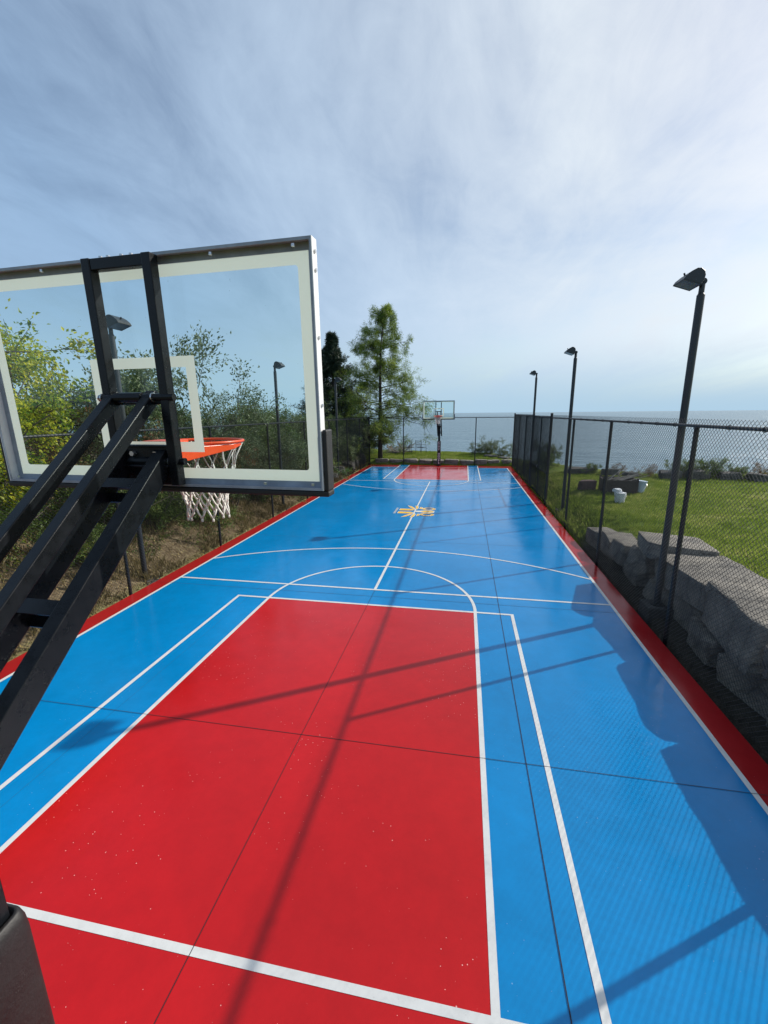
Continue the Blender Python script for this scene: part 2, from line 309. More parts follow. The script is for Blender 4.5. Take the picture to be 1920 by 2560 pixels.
# ------------------------------------------------------------------ terrain and lake
SX = [-400,-60,-20,-8,-3.5,1.3,3.4,5.5,7.2,10,14,20,40,80,400]
SY = [140,46,38,34,31.6,30.0,29.2,26,21,18.8,19.2,18.6,15,-20,-300]
LY = [-8,3,5,7,9,12,16,20,26,40]; LZ = [.95,.90,.80,.58,.38,.36,.42,.46,.46,.46]
def height(x, y):
    ye = float(np.interp(x, SX, SY)) + .35*noise.noise(Vector((x*.6, 3.1, 0)))
    n = noise.noise(Vector((x*.5, y*.5, 0)))*.06 + noise.noise(Vector((x*2.1, y*2.1, 4)))*.02
    # left bank
    d = -4.47 - x
    hl = (.42*max(0, d-.15) if d < 2.4 else .945+.12*(d-2.4)) if d > 0 else 0
    hl = min(hl, 1.8)
    # right lawn
    lz = float(np.interp(y, LY, LZ))
    if y < 9.6: hr = lz*smooth01((x-4.95)/.40)
    else: hr = lz*smooth01((x-4.5)/1.5)
    if x > 5: hr += .018*(x-5)
    hf = (.27 + .16*smooth01((y-26)/3))*smooth01((y-25.62)/.25)
    if x < -4.47: h = hl*(1-smooth01((y-20)/6)) + max(hf, .3*smooth01(d/1.5))*smooth01((y-20)/6)
    elif x > 4.5: h = hr if y < 25.5 else max(hf, hr)
    else: h = hf if y > 25.5 else (-.3 if y > -2.2 else 0)
    if abs(x) < 4.36 and -2.2 < y < 25.25: return -.3
    edge = 1 if (d > .2 or x > 4.7 or y > 25.9) else .2
    h += n*edge - .03
    if y > ye: h -= min(1.25*(y-ye), 6)
    return h
def axis(a, b, fine0, fine1, step, grow=1.35):
    xs = list(np.arange(fine0, fine1+1e-6, step)); s = step; x = fine1
    while x < b: s *= grow; x += s; xs.append(min(x, b))
    s = step; x = fine0
    while x > a: s *= grow; x -= s; xs.insert(0, max(x, a))
    return xs
xs = axis(-400, 400, -12, 18, .2); ys = axis(-80, 160, -3, 36, .2)
V = [(x, y, height(x, y)) for y in ys for x in xs]; nx = len(xs)
F = [(j*nx+i, j*nx+i+1, (j+1)*nx+i+1, (j+1)*nx+i) for j in range(len(ys)-1) for i in range(nx-1)]
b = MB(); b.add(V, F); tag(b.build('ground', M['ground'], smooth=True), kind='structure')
b = MB(); S = 45000
b.add([(-S,-S,-3),(S,-S,-3),(S,S,-3),(-S,S,-3)], [(0,1,2,3)]); tag(b.build('lake_water', M['water']), kind='structure')

# ------------------------------------------------------------------ the court
XL, XR, Y0, Y1 = -4.37, 4.39, -2.1, 25.3
WL, WR, CL = 4.014, 4.066, 24.2415
b = MB(); b.box((XL, Y0, -.14), (XR, Y1, 0)); court = tag(b.build('basketball_court', M['redborder'], bevel=.01), kind='structure')
def sheet(name, rects, m, z):
    b = MB()
    for x0, y0, x1, y1 in rects: b.add([(x0,y0,z),(x1,y0,z),(x1,y1,z),(x0,y1,z)], [(0,1,2,3)])
    return b.build(name, m, court)
lw = .025
# blue field (kept clear of the red keys; the outer lanes run on to the slab's ends)
sheet('blue_paint', [(-WL,0,WR,CL), (-2.3853,Y0,-1.804,0),(1.804,Y0,2.3853,0),(-2.3853,CL,-1.804,Y1),(1.804,CL,2.3853,Y1)], M['blue'], .002)
FT = 4.94
sheet('red_key_paint', [(-1.804,Y0,1.804,FT)], M['red'], .004)
sheet('red_key_paint', [(-1.804,CL-FT,1.804,Y1)], M['red'], .004)
b = MB()
def ln(x0, y0, x1, y1): b.add([(x0,y0,.006),(x1,y0,.006),(x1,y1,.006),(x0,y1,.006)], [(0,1,2,3)])
def arc(c, rad, a0, a1, n, z=.006):
    vs = []
    for i in range(n+1):
        a = a0+(a1-a0)*i/n
        for q in (rad-lw, rad+lw): vs.append((c[0]+q*math.cos(a), c[1]+q*math.sin(a), z))
    b.add(vs, [(2*i,2*i+1,2*i+3,2*i+2) for i in range(n)])
for s_ in (1, -1):
    Y = (lambda y: y) if s_ == 1 else (lambda y: CL-y)
    def L2(x0, y0, x1, y1):
        a, c = sorted((Y(y0), Y(y1))); ln(x0, a, x1, c)
    L2(-WL-lw, -lw, WR+lw, lw)                                   # baseline
    for x in (-1.804, 1.804, -2.3853, 2.3853): L2(x-lw, -1.05 if s_ == -1 else -2.1, x+lw, -lw); L2(x-lw, lw, x+lw, FT-lw)
    L2(-2.3853-lw, FT-lw, 2.3853+lw, FT+lw)                      # free-throw line
    L2(-WL+lw, 5.589-lw, WR-lw, 5.589+lw)                        # service line
    c = (0, Y(FT)); a0, a1 = (0, math.pi) if s_ == 1 else (math.pi, 2*math.pi)
    vs = []
    for i in range(65):
        a = a0+(a1-a0)*i/64
        for q in (-lw, lw): vs.append(((1.804+q)*math.cos(a), c[1]+(1.897+q)*math.sin(a), .0062))
    b.add(vs, [(2*i,2*i+1,2*i+3,2*i+2) for i in range(64)])
    # three-point arc through (0,8.067) and (-4.01,6.738),(4.07,6.738)
    h = 8.067-6.738; Rr = (4.04**2+h*h)/(2*h); cyy = 8.067-Rr; A = math.asin(4.02/Rr)
    for i in range(1): 
        n = 60; vs = []
        for i in range(n+1):
            a = -A+2*A*i/n
            for q in (-lw, lw): vs.append((.02+(Rr+q)*math.sin(a), Y(cyy+(Rr+q)*math.cos(a)), .0064))
        b.add(vs, [(2*i,2*i+1,2*i+3,2*i+2) for i in range(n)])
ln(-lw-.005, 5.589+lw, lw-.005, CL-5.589-lw)                     # centre line
ln(-WL-lw, lw, -WL+lw, CL-lw); ln(WR-lw, lw, WR+lw, CL-lw)       # sidelines
b.build('court_lines', M['line'], court)
b = MB()
def jt(x0, y0, x1, y1): b.add([(x0,y0,.0068),(x1,y0,.0068),(x1,y1,.0068),(x0,y1,.0068)], [(0,1,2,3)])
g_ = .0028
for y in (-1.6, 1.84, 5.29, 8.76, 12.2, 15.66, 19.1, 22.56): jt(XL, y-g_, XR, y+g_)
jt(2.2-g_*1.2, Y0, 2.2+g_*1.2, Y1); jt(-g_*.9, Y0, g_*.9, 5.56); jt(-g_*.9, CL-5.56, g_*.9, Y1); jt(-2.181, Y0, -2.179, Y1)
b.build('slab_joint', M['joint'], court)
# centre emblem: traced on the ground, mirror-symmetric about Y=12.2
def blob(b, pts, z, mi=0): b.add([(x,y,z) for x,y in pts], [tuple(range(len(pts)))], mi)
bw, bgd = MB(), MB()
def sym(pts, grow=.018):
    for s_ in (1, -1):
        P_ = [(x, 12.2+s_*y) for x, y in pts]
        if s_ == -1: P_ = P_[::-1]
        c = (sum(p[0] for p in P_)/len(P_), sum(p[1] for p in P_)/len(P_))
        blob(bgd, P_, .0092)
        O = []
        n = len(P_)
        for i in range(n):
            a = Vector((*P_[i-1],0)); p = Vector((*P_[i],0)); q = Vector((*P_[(i+1)%n],0))
            e1 = (p-a).normalized(); e2 = (q-p).normalized(); nn = (Vector((e1.y,-e1.x,0))+Vector((e2.y,-e2.x,0)))
            nn = nn.normalized() if nn.length > 1e-6 else Vector((e1.y,-e1.x,0))
            dd = max(.55, nn.dot(Vector((e1.y,-e1.x,0))))
            # orientation-safe outward direction
            o1 = p+nn*grow/dd; 
            O.append((o1.x, o1.y))
        area = sum(P_[i-1][0]*P_[i][1]-P_[i][0]*P_[i-1][1] for i in range(n))
        if area < 0:
            O = [(2*P_[i][0]-O[i][0], 2*P_[i][1]-O[i][1]) for i in range(n)]
        blob(bw, O, .0084)
sym([(-.53,.10),(-.53,.34),(-.15,.33),(-.04,.20),(-.14,.12)])
sym([(-.34,.86),(-.20,.74),(-.08,.50),(-.02,.24),(-.12,.40),(-.24,.62)])
sym([(-.06,.86),(.03,.78),(.06,.50),(.03,.30),(-.02,.55)])
sym([(.13,.66),(.20,.62),(.17,.36),(.12,.40)])
blob(bw, [(.02,12.10),(.18,12.08),(.40,11.98),(.64,12.05),(.64,12.35),(.40,12.42),(.18,12.32),(.02,12.30)], .0084)
blob(bgd, [(.20,12.17),(.34,12.06),(.61,12.12),(.61,12.28),(.34,12.34),(.20,12.23)], .0092)
for s_ in (1, -1):
    for (q0, q1, bb, z) in ((.60,1.08,bw,.0084),(.66,1.02,bgd,.0092)):
        n = 28; vs = []
        for i in range(n):
            a = 2*math.pi*i/n
            for q in (q0, q1): vs.append((.43+.22*q*math.cos(a), 12.2+s_*(.42+.19*q*math.sin(a)), z+.0003*(s_>0)))
        bb.add(vs, [((2*i),(2*i+1),(2*((i+1)%n)+1),(2*((i+1)%n))) for i in range(n)])
for k in range(6):                                               # small row of lettering-like bars beside the emblem
    y = 11.83+.145*k
    blob(bw, [(-.68,y),(-.60,y),(-.60,y+.035),(-.68,y+.035)], .0084); blob(bw, [(-.68,y+.07),(-.60,y+.07),(-.60,y+.10),(-.68,y+.10)], .0084)
    blob(bw, [(-.655,y+.035),(-.63,y+.035),(-.63,y+.07),(-.655,y+.07)], .0086)
lg = bw.build('court_logo', M['line'], court); bgd.build('gold_marking', M['gold'], lg)

# ------------------------------------------------------------------ chain-link fences
def chain_mesh(width=3.2, h=3.03, cell=.066, ch=.060, rad=.0025):
    p = cell/2; q = ch/2; nw = int(width/p); nh = int(h/q)
    k = np.arange(nw)[:, None]; j = np.arange(nh+2)[None, :]
    par = (j+k) % 2
    X = (k+par)*p*width/(nw*p); Z = .03+j*q+0*k; Yy = np.where(par == 0, -.0022, .0022)
    X = X.astype(float)
    ang = [0, 2.094, 4.189]
    verts = np.stack([np.stack([X, Yy+rad*1.2*math.cos(a), Z+rad*1.2*math.sin(a)], -1) if False else
                      np.stack([X+rad*math.cos(a)*.9, Yy+rad*math.sin(a), Z+rad*math.cos(a)*.6], -1) for a in ang], 2)  # nw,nh+2,3,3
    idx = np.arange(nw*(nh+2)*3).reshape(nw, nh+2, 3)
    fs = []
    for a in range(3):
        c = (a+1) % 3
        fs.append(np.stack([idx[:, :-1, a], idx[:, :-1, c], idx[:, 1:, c], idx[:, 1:, a]], -1).reshape(-1, 4))
    me = bpy.data.meshes.new('chain_link_mesh'); me.from_pydata(verts.reshape(-1, 3).tolist(), [], np.concatenate(fs).tolist())
    me.materials.append(M['vinyl']); return me
CM = chain_mesh()
def post(x, y, h, r, parent, name='post'):
    b = MB(); b.tube([(x,y,-.25),(x,y,h)], r, 12)
    b.tube([(x,y,h-.002),(x,y,h+.012),(x,y,h+.028)], [r*1.18, r*1.15, r*.5], 12)
    return b.build(name, M['postblack'], parent, smooth=False)
def bay(p0, p1, parent, zs=1.0):
    o = bpy.data.objects.new('chain_link_mesh', CM); C.objects.link(o); o.parent = parent
    d = Vector((p1[0]-p0[0], p1[1]-p0[1], 0)); o.location = (p0[0], p0[1], 0); o.rotation_euler = (0,0,math.atan2(d.y, d.x)); o.scale = (d.length/3.2, 1, zs)
def rail(p0, p1, z, r, parent, name='top_rail'):
    b = MB(); b.tube([(p0[0],p0[1],z),(p1[0],p1[1],z)], r, 10); b.build(name, M['postblack'], parent)
def ties(pts, parent):
    for x, y, z in pts:
        b = MB(); b.tube([(x+.027*math.cos(a),y,z+.027*math.sin(a)) for a in [math.pi*2*i/10 for i in range(11)]], .004, 5); b.build('tie_wire', M['vinyl'], parent)

fr = tag(empty('chain_link_fence', (0,0,0)), 'tall black chain link fence with a gate, between the court and lake side lawn', 'fence', 'chain link fences round the court')
RX = 4.47
ry = [-4.86, -1.66, 1.44, 4.54, 7.88, 10.98, 14.18]; ry2 = [18.15, 20.35, 22.9, 25.47]
for y in ry[:-1]: post(RX, y, 2.97, .030, fr)
for y in (14.18, 18.15): post(RX, y, 3.13, .045, fr, 'gate_post')
for y in ry2[1:-1]: post(RX, y, 2.97, .030, fr)
post(RX, 25.47, 3.12, .04, fr, 'corner_post')
for a, c in list(zip(ry[:-1], ry[1:]))+list(zip(ry2[:-1], ry2[1:])): bay((RX-.04, a), (RX-.04, c), fr)
rail((RX, -4.86), (RX, 14.15), 3.0, .021, fr); rail((RX, 18.18), (RX, 25.47), 3.0, .021, fr)
ties([(RX, y+dy, 3.0) for y in ry[:-1] for dy in (.6, 1.2, 1.8, 2.4)], fr)
for y0, y1 in ((14.23, 16.13), (16.19, 18.09)):
    b = MB()
    for y in (y0+.02, y1-.02): b.tube([(RX,y,.08),(RX,y,3.0)], .024, 10)
    for z in (.1, 1.05, 2.99): b.tube([(RX,y0+.02,z),(RX,y1-.02,z)], .022, 10)
    gl = b.build('gate_leaf', M['postblack'], fr); bay((RX-.03, y0), (RX-.03, y1), gl, .99)
for z in (.4, 1.4, 2.6):
    for y in (14.2, 18.12): b = MB(); b.box((RX-.035, y-.02, z), (RX+.035, y+.06, z+.07)); b.build('gate_hinge', M['postblack'], fr, bevel=.006)
b = MB(); b.box((RX-.06, 16.1, 1.05), (RX-.02, 16.22, 1.15)); b.build('gate_latch', M['postblack'], fr, bevel=.006)

fl = tag(empty('chain_link_fence', (0,0,0)), 'tall black chain link fence in front of the bushy bank, left of the court', 'fence', 'chain link fences round the court')
LX = -4.42; ly = [-4.6, -1.49, 1.61, 4.71, 7.76, 10.85, 14.0, 17.1, 20.1, 22.9, 25.47]
for y in ly[:-1]: post(LX, y, 2.89, .030, fl)
for a, c in zip(ly[:-1], ly[1:]): bay((LX+.04, a), (LX+.04, c), fl, .975)
rail((LX, -4.6), (LX, 25.47), 2.92, .021, fl)
ff = tag(empty('chain_link_fence', (0,0,0)), 'black chain link fence across the far end behind the distant hoop', 'fence', 'chain link fences round the court')
ex = [-4.42, -2.23, 0.0, 2.22, 4.43]
post(LX, 25.47, 2.97, .04, ff, 'corner_post')
for x in ex[1:-1]: post(x, 25.5, 2.88, .030, ff)
for a, c in zip(ex[:-1], ex[1:]): bay((a, 25.46), (c, 25.46), ff, .975)
rail((-4.42, 25.5), (4.43, 25.5), 2.91, .021, ff)

# ------------------------------------------------------------------ basketball hoops
def hoop(letters):
    root = empty('basketball_hoop', (0, -.9, 0))
    O = Vector((0, -.9, 0))
    def B(): return MB()
    def fin(b, name, m, par=None, **k):
        # meshes are written in court coordinates and moved into the hoop's own frame
        b.v = [tuple(Vector(v)-O) for v in b.v]; return b.build(name, m, par or root, **k)
    # pole
    b = B(); b.box((-.065,-.965,0), (.065,-.835,2.44)); b.box((-.16,-1.06,0), (.16,-.74,.02)); 
    for sx in (-1,1):
        for sy in (-1,1): b.tube([(sx*.13,-.9+sy*.13,.02),(sx*.13,-.9+sy*.13,.06)], .014, 6)
    for z in (2.12, 2.38): b.tube([(-.17,-.9,z),(.14,-.9,z)], .016, 10)
    pole = fin(b, 'pole', M['black'], bevel=.006)
    # padding
    b = B(); c = []; hw, rr = .103, .035
    for (sx, sy, a0) in ((1,1,0),(-1,1,90),(-1,-1,180),(1,-1,270)):
        for i in range(5):
            a = R(a0+i*22.5); c.append((sx*(hw-rr)+rr*math.cos(a), -.9+sy*(hw-rr)+rr*math.sin(a)))
    n = len(c)
    prof = [(0,.08),(0,.3),(0,.8),(0,1.2),(0,1.45),(-.004,1.50),(-.014,1.535),(-.028,1.542),(-.036,1.51)]
    vs = []
    for off, z in prof:
        for (x, y) in c:
            dx, dy = x, y+.9; l = math.hypot(dx, dy); wv = 1+off/l*1.0
            q = .0025*math.sin(z*23+x*31)
            vs.append((dx*wv*(1+q), -.9+dy*wv*(1+q), z))
    b.add(vs, [(i*n+j, i*n+(j+1)%n, (i+1)*n+(j+1)%n, (i+1)*n+j) for i in range(len(prof)-1) for j in range(n)])
    pad = fin(b, 'pole_pad', M['pad'], smooth=True)
    if letters:
        y0 = 1.50
        for i, chh in enumerate('CITY HOOPS'):
            if chh == ' ': continue
            cu = bpy.data.curves.new('t', 'FONT'); cu.body = chh; cu.size = .150; cu.align_x = 'CENTER'; cu.extrude = .0015; cu.offset = .004
            to = bpy.data.objects.new('t', cu); C.objects.link(to)
            me = bpy.data.meshes.new_from_object(to.evaluated_get(bpy.context.evaluated_depsgraph_get()))
            bpy.data.objects.remove(to)
            me.materials.clear(); me.materials.append(M['letter']); me.name = 'pad_letter'
            lo = bpy.data.objects.new('pad_letter', me); C.objects.link(lo); lo.parent = pad
            # facing +Y (court side): x axis -> -X, y axis -> Z
            lo.matrix_local = Matrix(((-1.12,0,0,0),(0,0,1,.1075),(0,1,0,y0-.125-i*.1375),(0,0,0,1)))
    # arms
    sl_ = math.atan(.845); cs, sn = math.cos(sl_), math.sin(sl_)
    def arm(x0, x1, ya, za, L_, th, name):
        # top edge starts at (ya,za), runs back and down; th is depth below the top edge
        b = B(); d = Vector((0,-cs,-sn)); up = Vector((0,-sn,cs))
        A = Vector((0,ya,za)); vs = []
        for x in (x0, x1):
            for (t_, q) in ((0,-.012),(.012,0),(L_,0),(L_,-th),(.02,-th),(0,-th+.02)):
                p = A+d*t_+up*q; vs.append((x, p.y, p.z))
        b.add(vs, [(0,1,2,3,4,5),(11,10,9,8,7,6)]+[(i,(i+6),((i+1)%6)+6,(i+1)%6) for i in range(6)])
        return fin(b, name, M['black'], bevel=.004)
    arm(-.152,-.100,.165,3.312,1.62,.055,'upper_arm'); arm(.052,.102,.165,3.312,1.62,.055,'upper_arm')
    arm(-.165,-.098,.155,3.035,1.80,.098,'lower_arm'); arm(.062,.127,.155,3.035,1.80,.098,'lower_arm')
    b = B(); d = Vector((0,-cs,-sn)); up = Vector((0,-sn,cs)); A = Vector((0,.155,3.035))
    for t_, w_ in ((.19,.055),(.80,.06),(1.5,.06)):
        for q in (-.004, -.088):
            b = B(); vs = []
            for x in (-.099, .063):
                for (a, c_) in ((0,0),(w_,0),(w_,-.008),(0,-.008)):
                    p = A+d*(t_+a + (0.02 if q < -.05 else 0))+up*(q+c_); vs.append((x,p.y,p.z))
            b.add(vs, [(0,1,2,3),(7,6,5,4),(0,4,5,1),(1,5,6,2),(2,6,7,3),(3,7,4,0)]); fin(b, 'cross_brace', M['black'])
    # pivots and their bolts
    for (y, z, x0, x1, bx) in ((.135,3.272,-.175,.215,.104), (.165,2.972,-.185,.215,.130)):
        b = B(); b.tube([(x0,y,z),(x1,y,z)], .017, 12); b.tube([(-.09,y,z),(.05,y,z)], .024, 12); pv = fin(b, 'pivot_rod', M['black'], smooth=False)
        for sx, x in ((1,bx),(-1,-bx-.055)):
            b = B(); b.tube([(x,y,z),(x+sx*.006,y,z)], .022, 16); b.tube([(x+sx*.006,y,z),(x+sx*.022,y,z)], .017, 6); b.tube([(x+sx*.022,y,z),(x+sx*.03,y,z)], .009, 8)
            fin(b, 'bolt', M['steel'], pv)
    # board frame of reference
    yaw, tilt = R(-2.5), R(1.2); T = Matrix.Translation((-.003,.19,2.846)) @ Matrix.Rotation(yaw,4,'Z') @ Matrix.Rotation(tilt,4,'X')
    H = 1.04; W2 = .915
    def bb(b, lo, hi): b.box(lo, hi, T)
    # bracket behind the board
    b = B()
    for x in (-.165, .150): bb(b, (x,-.048,.012), (x+.045,.002,H-.012))
    bb(b, (-.120,-.044,H-.062), (.150,-.002,H-.014)); bb(b, (-.120,-.038,.395), (.150,-.006,.435))
    bb(b, (-.120,-.030,.012), (.150,-.012,.205)); bb(b, (-.120,-.045,.195), (.150,-.012,.207)); bb(b, (-.120,-.06,.10), (.150,-.03,.112))
    br = fin(b, 'mounting_bracket', M['black'], bevel=.004)
    for x in (-.05, .08):
        b = B(); p = T @ Vector((x,-.031,.165)); q = T @ Vector((x,-.05,.165)); b.tube([p, q], .013, 6); fin(b, 'bracket_bolt', M['steel'], br)
    for x in (-.13,-.09,-.02,.03): b = B(); p = T @ Vector((x+.05,-.02,H-.014)); b.tube([p, p+Vector((0,0,.012))], .008, 6); fin(b, 'bracket_bolt', M['steel'], br)
    # frame: outer wall + front flange + thin back lip
    b = B(); t_ = .004; D = .052; fl_ = .034
    bb(b, (-W2+t_,0,0), (W2-t_,D,t_)); bb(b, (-W2+t_,0,H-t_), (W2-t_,D,H))
    for (lo, hi) in (((-W2+t_,D-t_,t_),(-W2+fl_,D,H-t_)), ((W2-fl_,D-t_,t_),(W2-t_,D,H-t_)), ((-W2+fl_,D-t_,t_),(W2-fl_,D,fl_)), ((-W2+fl_,D-t_,H-fl_),(W2-fl_,D,H-t_))): bb(b, lo, hi)
    for (lo, hi) in (((-W2+t_,0,t_),(-W2+.012,t_,H-t_)), ((W2-.012,0,t_),(W2-t_,t_,H-t_)), ((-W2+.012,0,t_),(W2-.012,t_,.012)), ((-W2+.012,0,H-.012),(W2-.012,t_,H-t_))): bb(b, lo, hi)
    frm = fin(b, 'backboard_frame', M['alu'])
    for x0, x1 in ((-W2,-W2+t_), (W2-t_,W2)): b = B(); bb(b, (x0,0,0), (x1,D,H)); fin(b, 'frame_side', M['framewhite'], frm)
    for x, z in ((-.86,.02),(.86,.02),(-.60,.02),(.62,.02),(-.45,H-.02),(.45,H-.02),(.83,H-.02)):
        b = B(); p = T @ Vector((x,.010,z)); b.tube([p, p+Vector((0,0,.010 if z < .5 else -.010))], .008, 6); fin(b, 'frame_screw', M['steel'], frm)
    for z in (.20,.38,.66,.92,.99):
        for sx in (-1,1): b = B(); p = T @ Vector((sx*W2,.026,z)); b.tube([p, p+Vector((sx*.006,0,0))], .008, 8); fin(b, 'frame_screw', M['steel'], frm)
    b = B(); bb(b, (-W2+.006,D+.0005,.006), (W2-.006,D+.0105,H-.006)); gls = fin(b, 'glass_panel', M['glass'])
    # painted border and shooter's square: thin paint films just off the back of the glass
    def ringpoly(x0, z0, x1, z1, wd, y, rad):
        def rect(x0,z0,x1,z1,rad):
            o = []
            for (cx_, cz_, a0) in ((x1-rad,z1-rad,0),(x0+rad,z1-rad,90),(x0+rad,z0+rad,180),(x1-rad,z0+rad,270)):
                for i in range(6): a = R(a0+18*i); o.append((cx_+rad*math.cos(a), cz_+rad*math.sin(a)))
            return o
        o = rect(x0,z0,x1,z1,.001); i_ = rect(x0+wd,z0+wd,x1-wd,z1-wd,rad); n = len(o)
        vs = [T @ Vector((x,y,z)) for x, z in o]+[T @ Vector((x,y,z)) for x, z in i_]
        return vs, [(k,(k+1)%n,n+(k+1)%n,n+k) for k in range(n)]
    b = B(); b.add(*ringpoly(-W2+fl_-.002,fl_-.002,W2-fl_+.002,H-fl_+.002,.054,D-.0012,.014)); fin(b, 'painted_border', M['border'], gls)
    b = B(); b.add(*ringpoly(-.305,.165,.285,.615,.050,D-.0016,.001)); fin(b, 'target_square', M['border'], gls)
    # edge pad
    b = B()
    bb(b, (-W2-.024,.004,-.030), (W2+.024,D+.030,-.003))
    for sx in (-1,1):
        x0, x1 = sorted((sx*(W2+.003), sx*(W2+.024))); bb(b, (x0,.004,-.003), (x1,D+.030,.275))
    bb(b, (-W2-.003,D+.012,-.003), (W2+.003,D+.030,.035))
    fin(b, 'edge_pad', M['padlip'], bevel=.007)
    # rim
    Rc = T @ Vector((.0,.42,0)); rc = (Rc.x, Rc.y, 3.040)
    b = B(); b.ring(rc, .2365, .0085, 56, 10)
    ring_ = fin(b, 'rim', M['orange'], smooth=True)
    b = B(); Tr = Matrix.Translation((rc[0], rc[1], 0)) @ Matrix.Rotation(yaw, 4, 'Z')
    yb = -.365+.01
    # neck plates: tapered sides from the board to the ring, plus the wide flange under the ring
    for sx in (-1,1):
        P_ = [(sx*.13,yb),(sx*.235,-.03),(sx*.228,.06),(sx*.10,yb)]
        vs = [Tr @ Vector((x,y,z)) for (x,y),z in zip(P_,(3.030,3.028,3.028,3.030))]+[Tr @ Vector((x,y,z)) for (x,y),z in zip(P_,(2.955,3.0,3.016,2.955))]
        b.add(vs, [(0,1,2,3),(7,6,5,4)]+[(i,4+i,4+(i+1)%4,(i+1)%4) for i in range(4)])
    b.box((-.13,yb,3.026), (.13,-.20,3.034), Tr); b.box((-.085,yb,3.036), (.085,-.22,3.064), Tr); b.box((-.13,yb-.004,2.935), (.13,yb+.008,3.05), Tr)
    fin(b, 'rim_bracket', M['orange'], ring_, bevel=.003)
    for i in range(12):
        b = B(); a = 2*math.pi*(i+.5)/12; c_ = Vector((rc[0]+.225*math.cos(a), rc[1]+.225*math.sin(a), 3.028))
        b.tube([c_+Vector((.012*math.cos(a+1.57),.012*math.sin(a+1.57),.002)), c_+Vector((0,0,-.012)), c_+Vector((-.012*math.cos(a+1.57),-.012*math.sin(a+1.57),.002))], .003, 5); fin(b, 'net_hook', M['orange'], ring_)
    # net
    b = B(); nn_ = 12; rows = [(0,.226,3.020),(1,.175,2.885),(2,.140,2.795),(3,.120,2.725),(4,.112,2.665),(5,.118,2.600)]
    def npnt(k, i):
        row, rr, z = rows[k]; a = 2*math.pi*(i+.5*(k % 2))/nn_
        w_ = .006*math.sin(i*2.3+k*1.7)
        return Vector((rc[0]+(rr+w_)*math.cos(a), rc[1]+(rr+w_)*math.sin(a), z+.006*math.sin(i*1.9+k)))
    for k in range(5):
        for i in range(nn_):
            lo = i if k % 2 else i-1
            for j in ((lo+1) if k % 2 else i, (lo) if not k % 2 else i):
                pass
            if k % 2 == 0: nb_ = (i, i-1)
            else: nb_ = (i, i+1)
            for j in nb_:
                p, q = npnt(k, i), npnt(k+1, j % nn_)
                c0 = Vector((rc[0], rc[1], 0)); m_ = (p+q)/2; o_ = Vector((m_.x-c0.x, m_.y-c0.y, 0)); o_.normalize()
                m_ = m_ - o_*(.010 if k == 0 else -.003)+Vector((0,0,-.004))
                b.tube([p, m_, q], .0032 if k == 0 else .0056, 5)
    for i in range(nn_):
        for k in range(1, 5):
            p = npnt(k, i); b.tube([p+Vector((0,0,.012)), p-Vector((0,0,.012))], [.007,.009][k > 1], 5)
        p = npnt(5, i); q = p+Vector((0,0,-.018)); b.tube([p, q], .007, 5)
    fin(b, 'net', M['net'], smooth=True)
    return root
h1 = tag(hoop(False), 'big glass backboard hoop seen from behind, orange rim and black arms, filling the near left', 'basketball hoop', 'basketball hoops')
h2 = tag(hoop(True), 'small distant hoop on lettered black padded pole at the far baseline', 'basketball hoop', 'basketball hoops')
h2.location = (0.03, CL+.9, 0); h2.rotation_euler = (0,0,math.pi)

# ------------------------------------------------------------------ court lamps
def lamp(htop):
    root = empty('court_lamp')
    b = MB(); b.tube([(0,0,.12),(0,0,htop)], .050, 20); b.tube([(0,0,.128),(0,0,.145)], .10, 20); b.build('pole', M['blackpole'], root, smooth=False)
    b = MB(); b.box((-.19,-.19,-.25), (.19,.19,.13)); b.build('base_block', M['blockdark'], root, bevel=.015)
    b = MB(); b.tube([(0,0,htop),(0,0,htop+.03)], [.046,.034], 16); b.tube([(0,0,htop+.03),(0,0,htop+.14)], .036, 14)
    b.tube([(0,-.035,htop+.17),(0,.035,htop+.17)], .042, 16); b.tube([(0,0,htop+.17),(-.11,0,htop+.17)], .03, 12); b.tube([(0,-.05,htop+.17),(0,.05,htop+.17)], .015, 6)
    b.build('knuckle', M['blackpole'], root)
    T = Matrix.Translation((-.085,0,htop+.105)) @ Matrix.Rotation(R(19), 4, 'Y')
    prof = [(0,0),(.012,.06),(.002,.12),(-.03,.165),(-.08,.185),(-.13,.172),(-.18,.12),(-.225,.045),(-.235,0)]
    b = MB(); n = len(prof); vs = []
    for y in (-.165,-.16,.16,.165):
        k = .97 if abs(y) > .162 else 1
        for x, z in prof: vs.append(T @ Vector((-.11+(x+.11)*k, y, z*k)))
    fs = [tuple(range(n)), tuple(range(3*n, 4*n))[::-1]]
    for a in range(3):
        for i in range(n-1): fs.append((a*n+i, (a+1)*n+i, (a+1)*n+i+1, a*n+i+1))
    b.add(vs, fs)
    b.box((-.232,-.163,-.008), (-.222,.163,.004), T); b.box((-.004,-.163,-.008), (.006,.163,.004), T); b.box((-.225,-.165,-.008), (0,-.155,.004), T); b.box((-.225,.155,-.008), (0,.165,.004), T)
    b.tube([T @ Vector((-.195,0,.10)), T @ Vector((-.215,0,.125))], .012, 8)
    hd = b.build('lamp_head', M['blackpole'], root)
    b = MB(); b.box((-.221,-.154,-.004), (-.005,.154,.002), T); b.box((-.116,-.154,-.0065), (-.108,.154,-.0042), T); b.build('lamp_lens', M['lens'], hd)
    return root
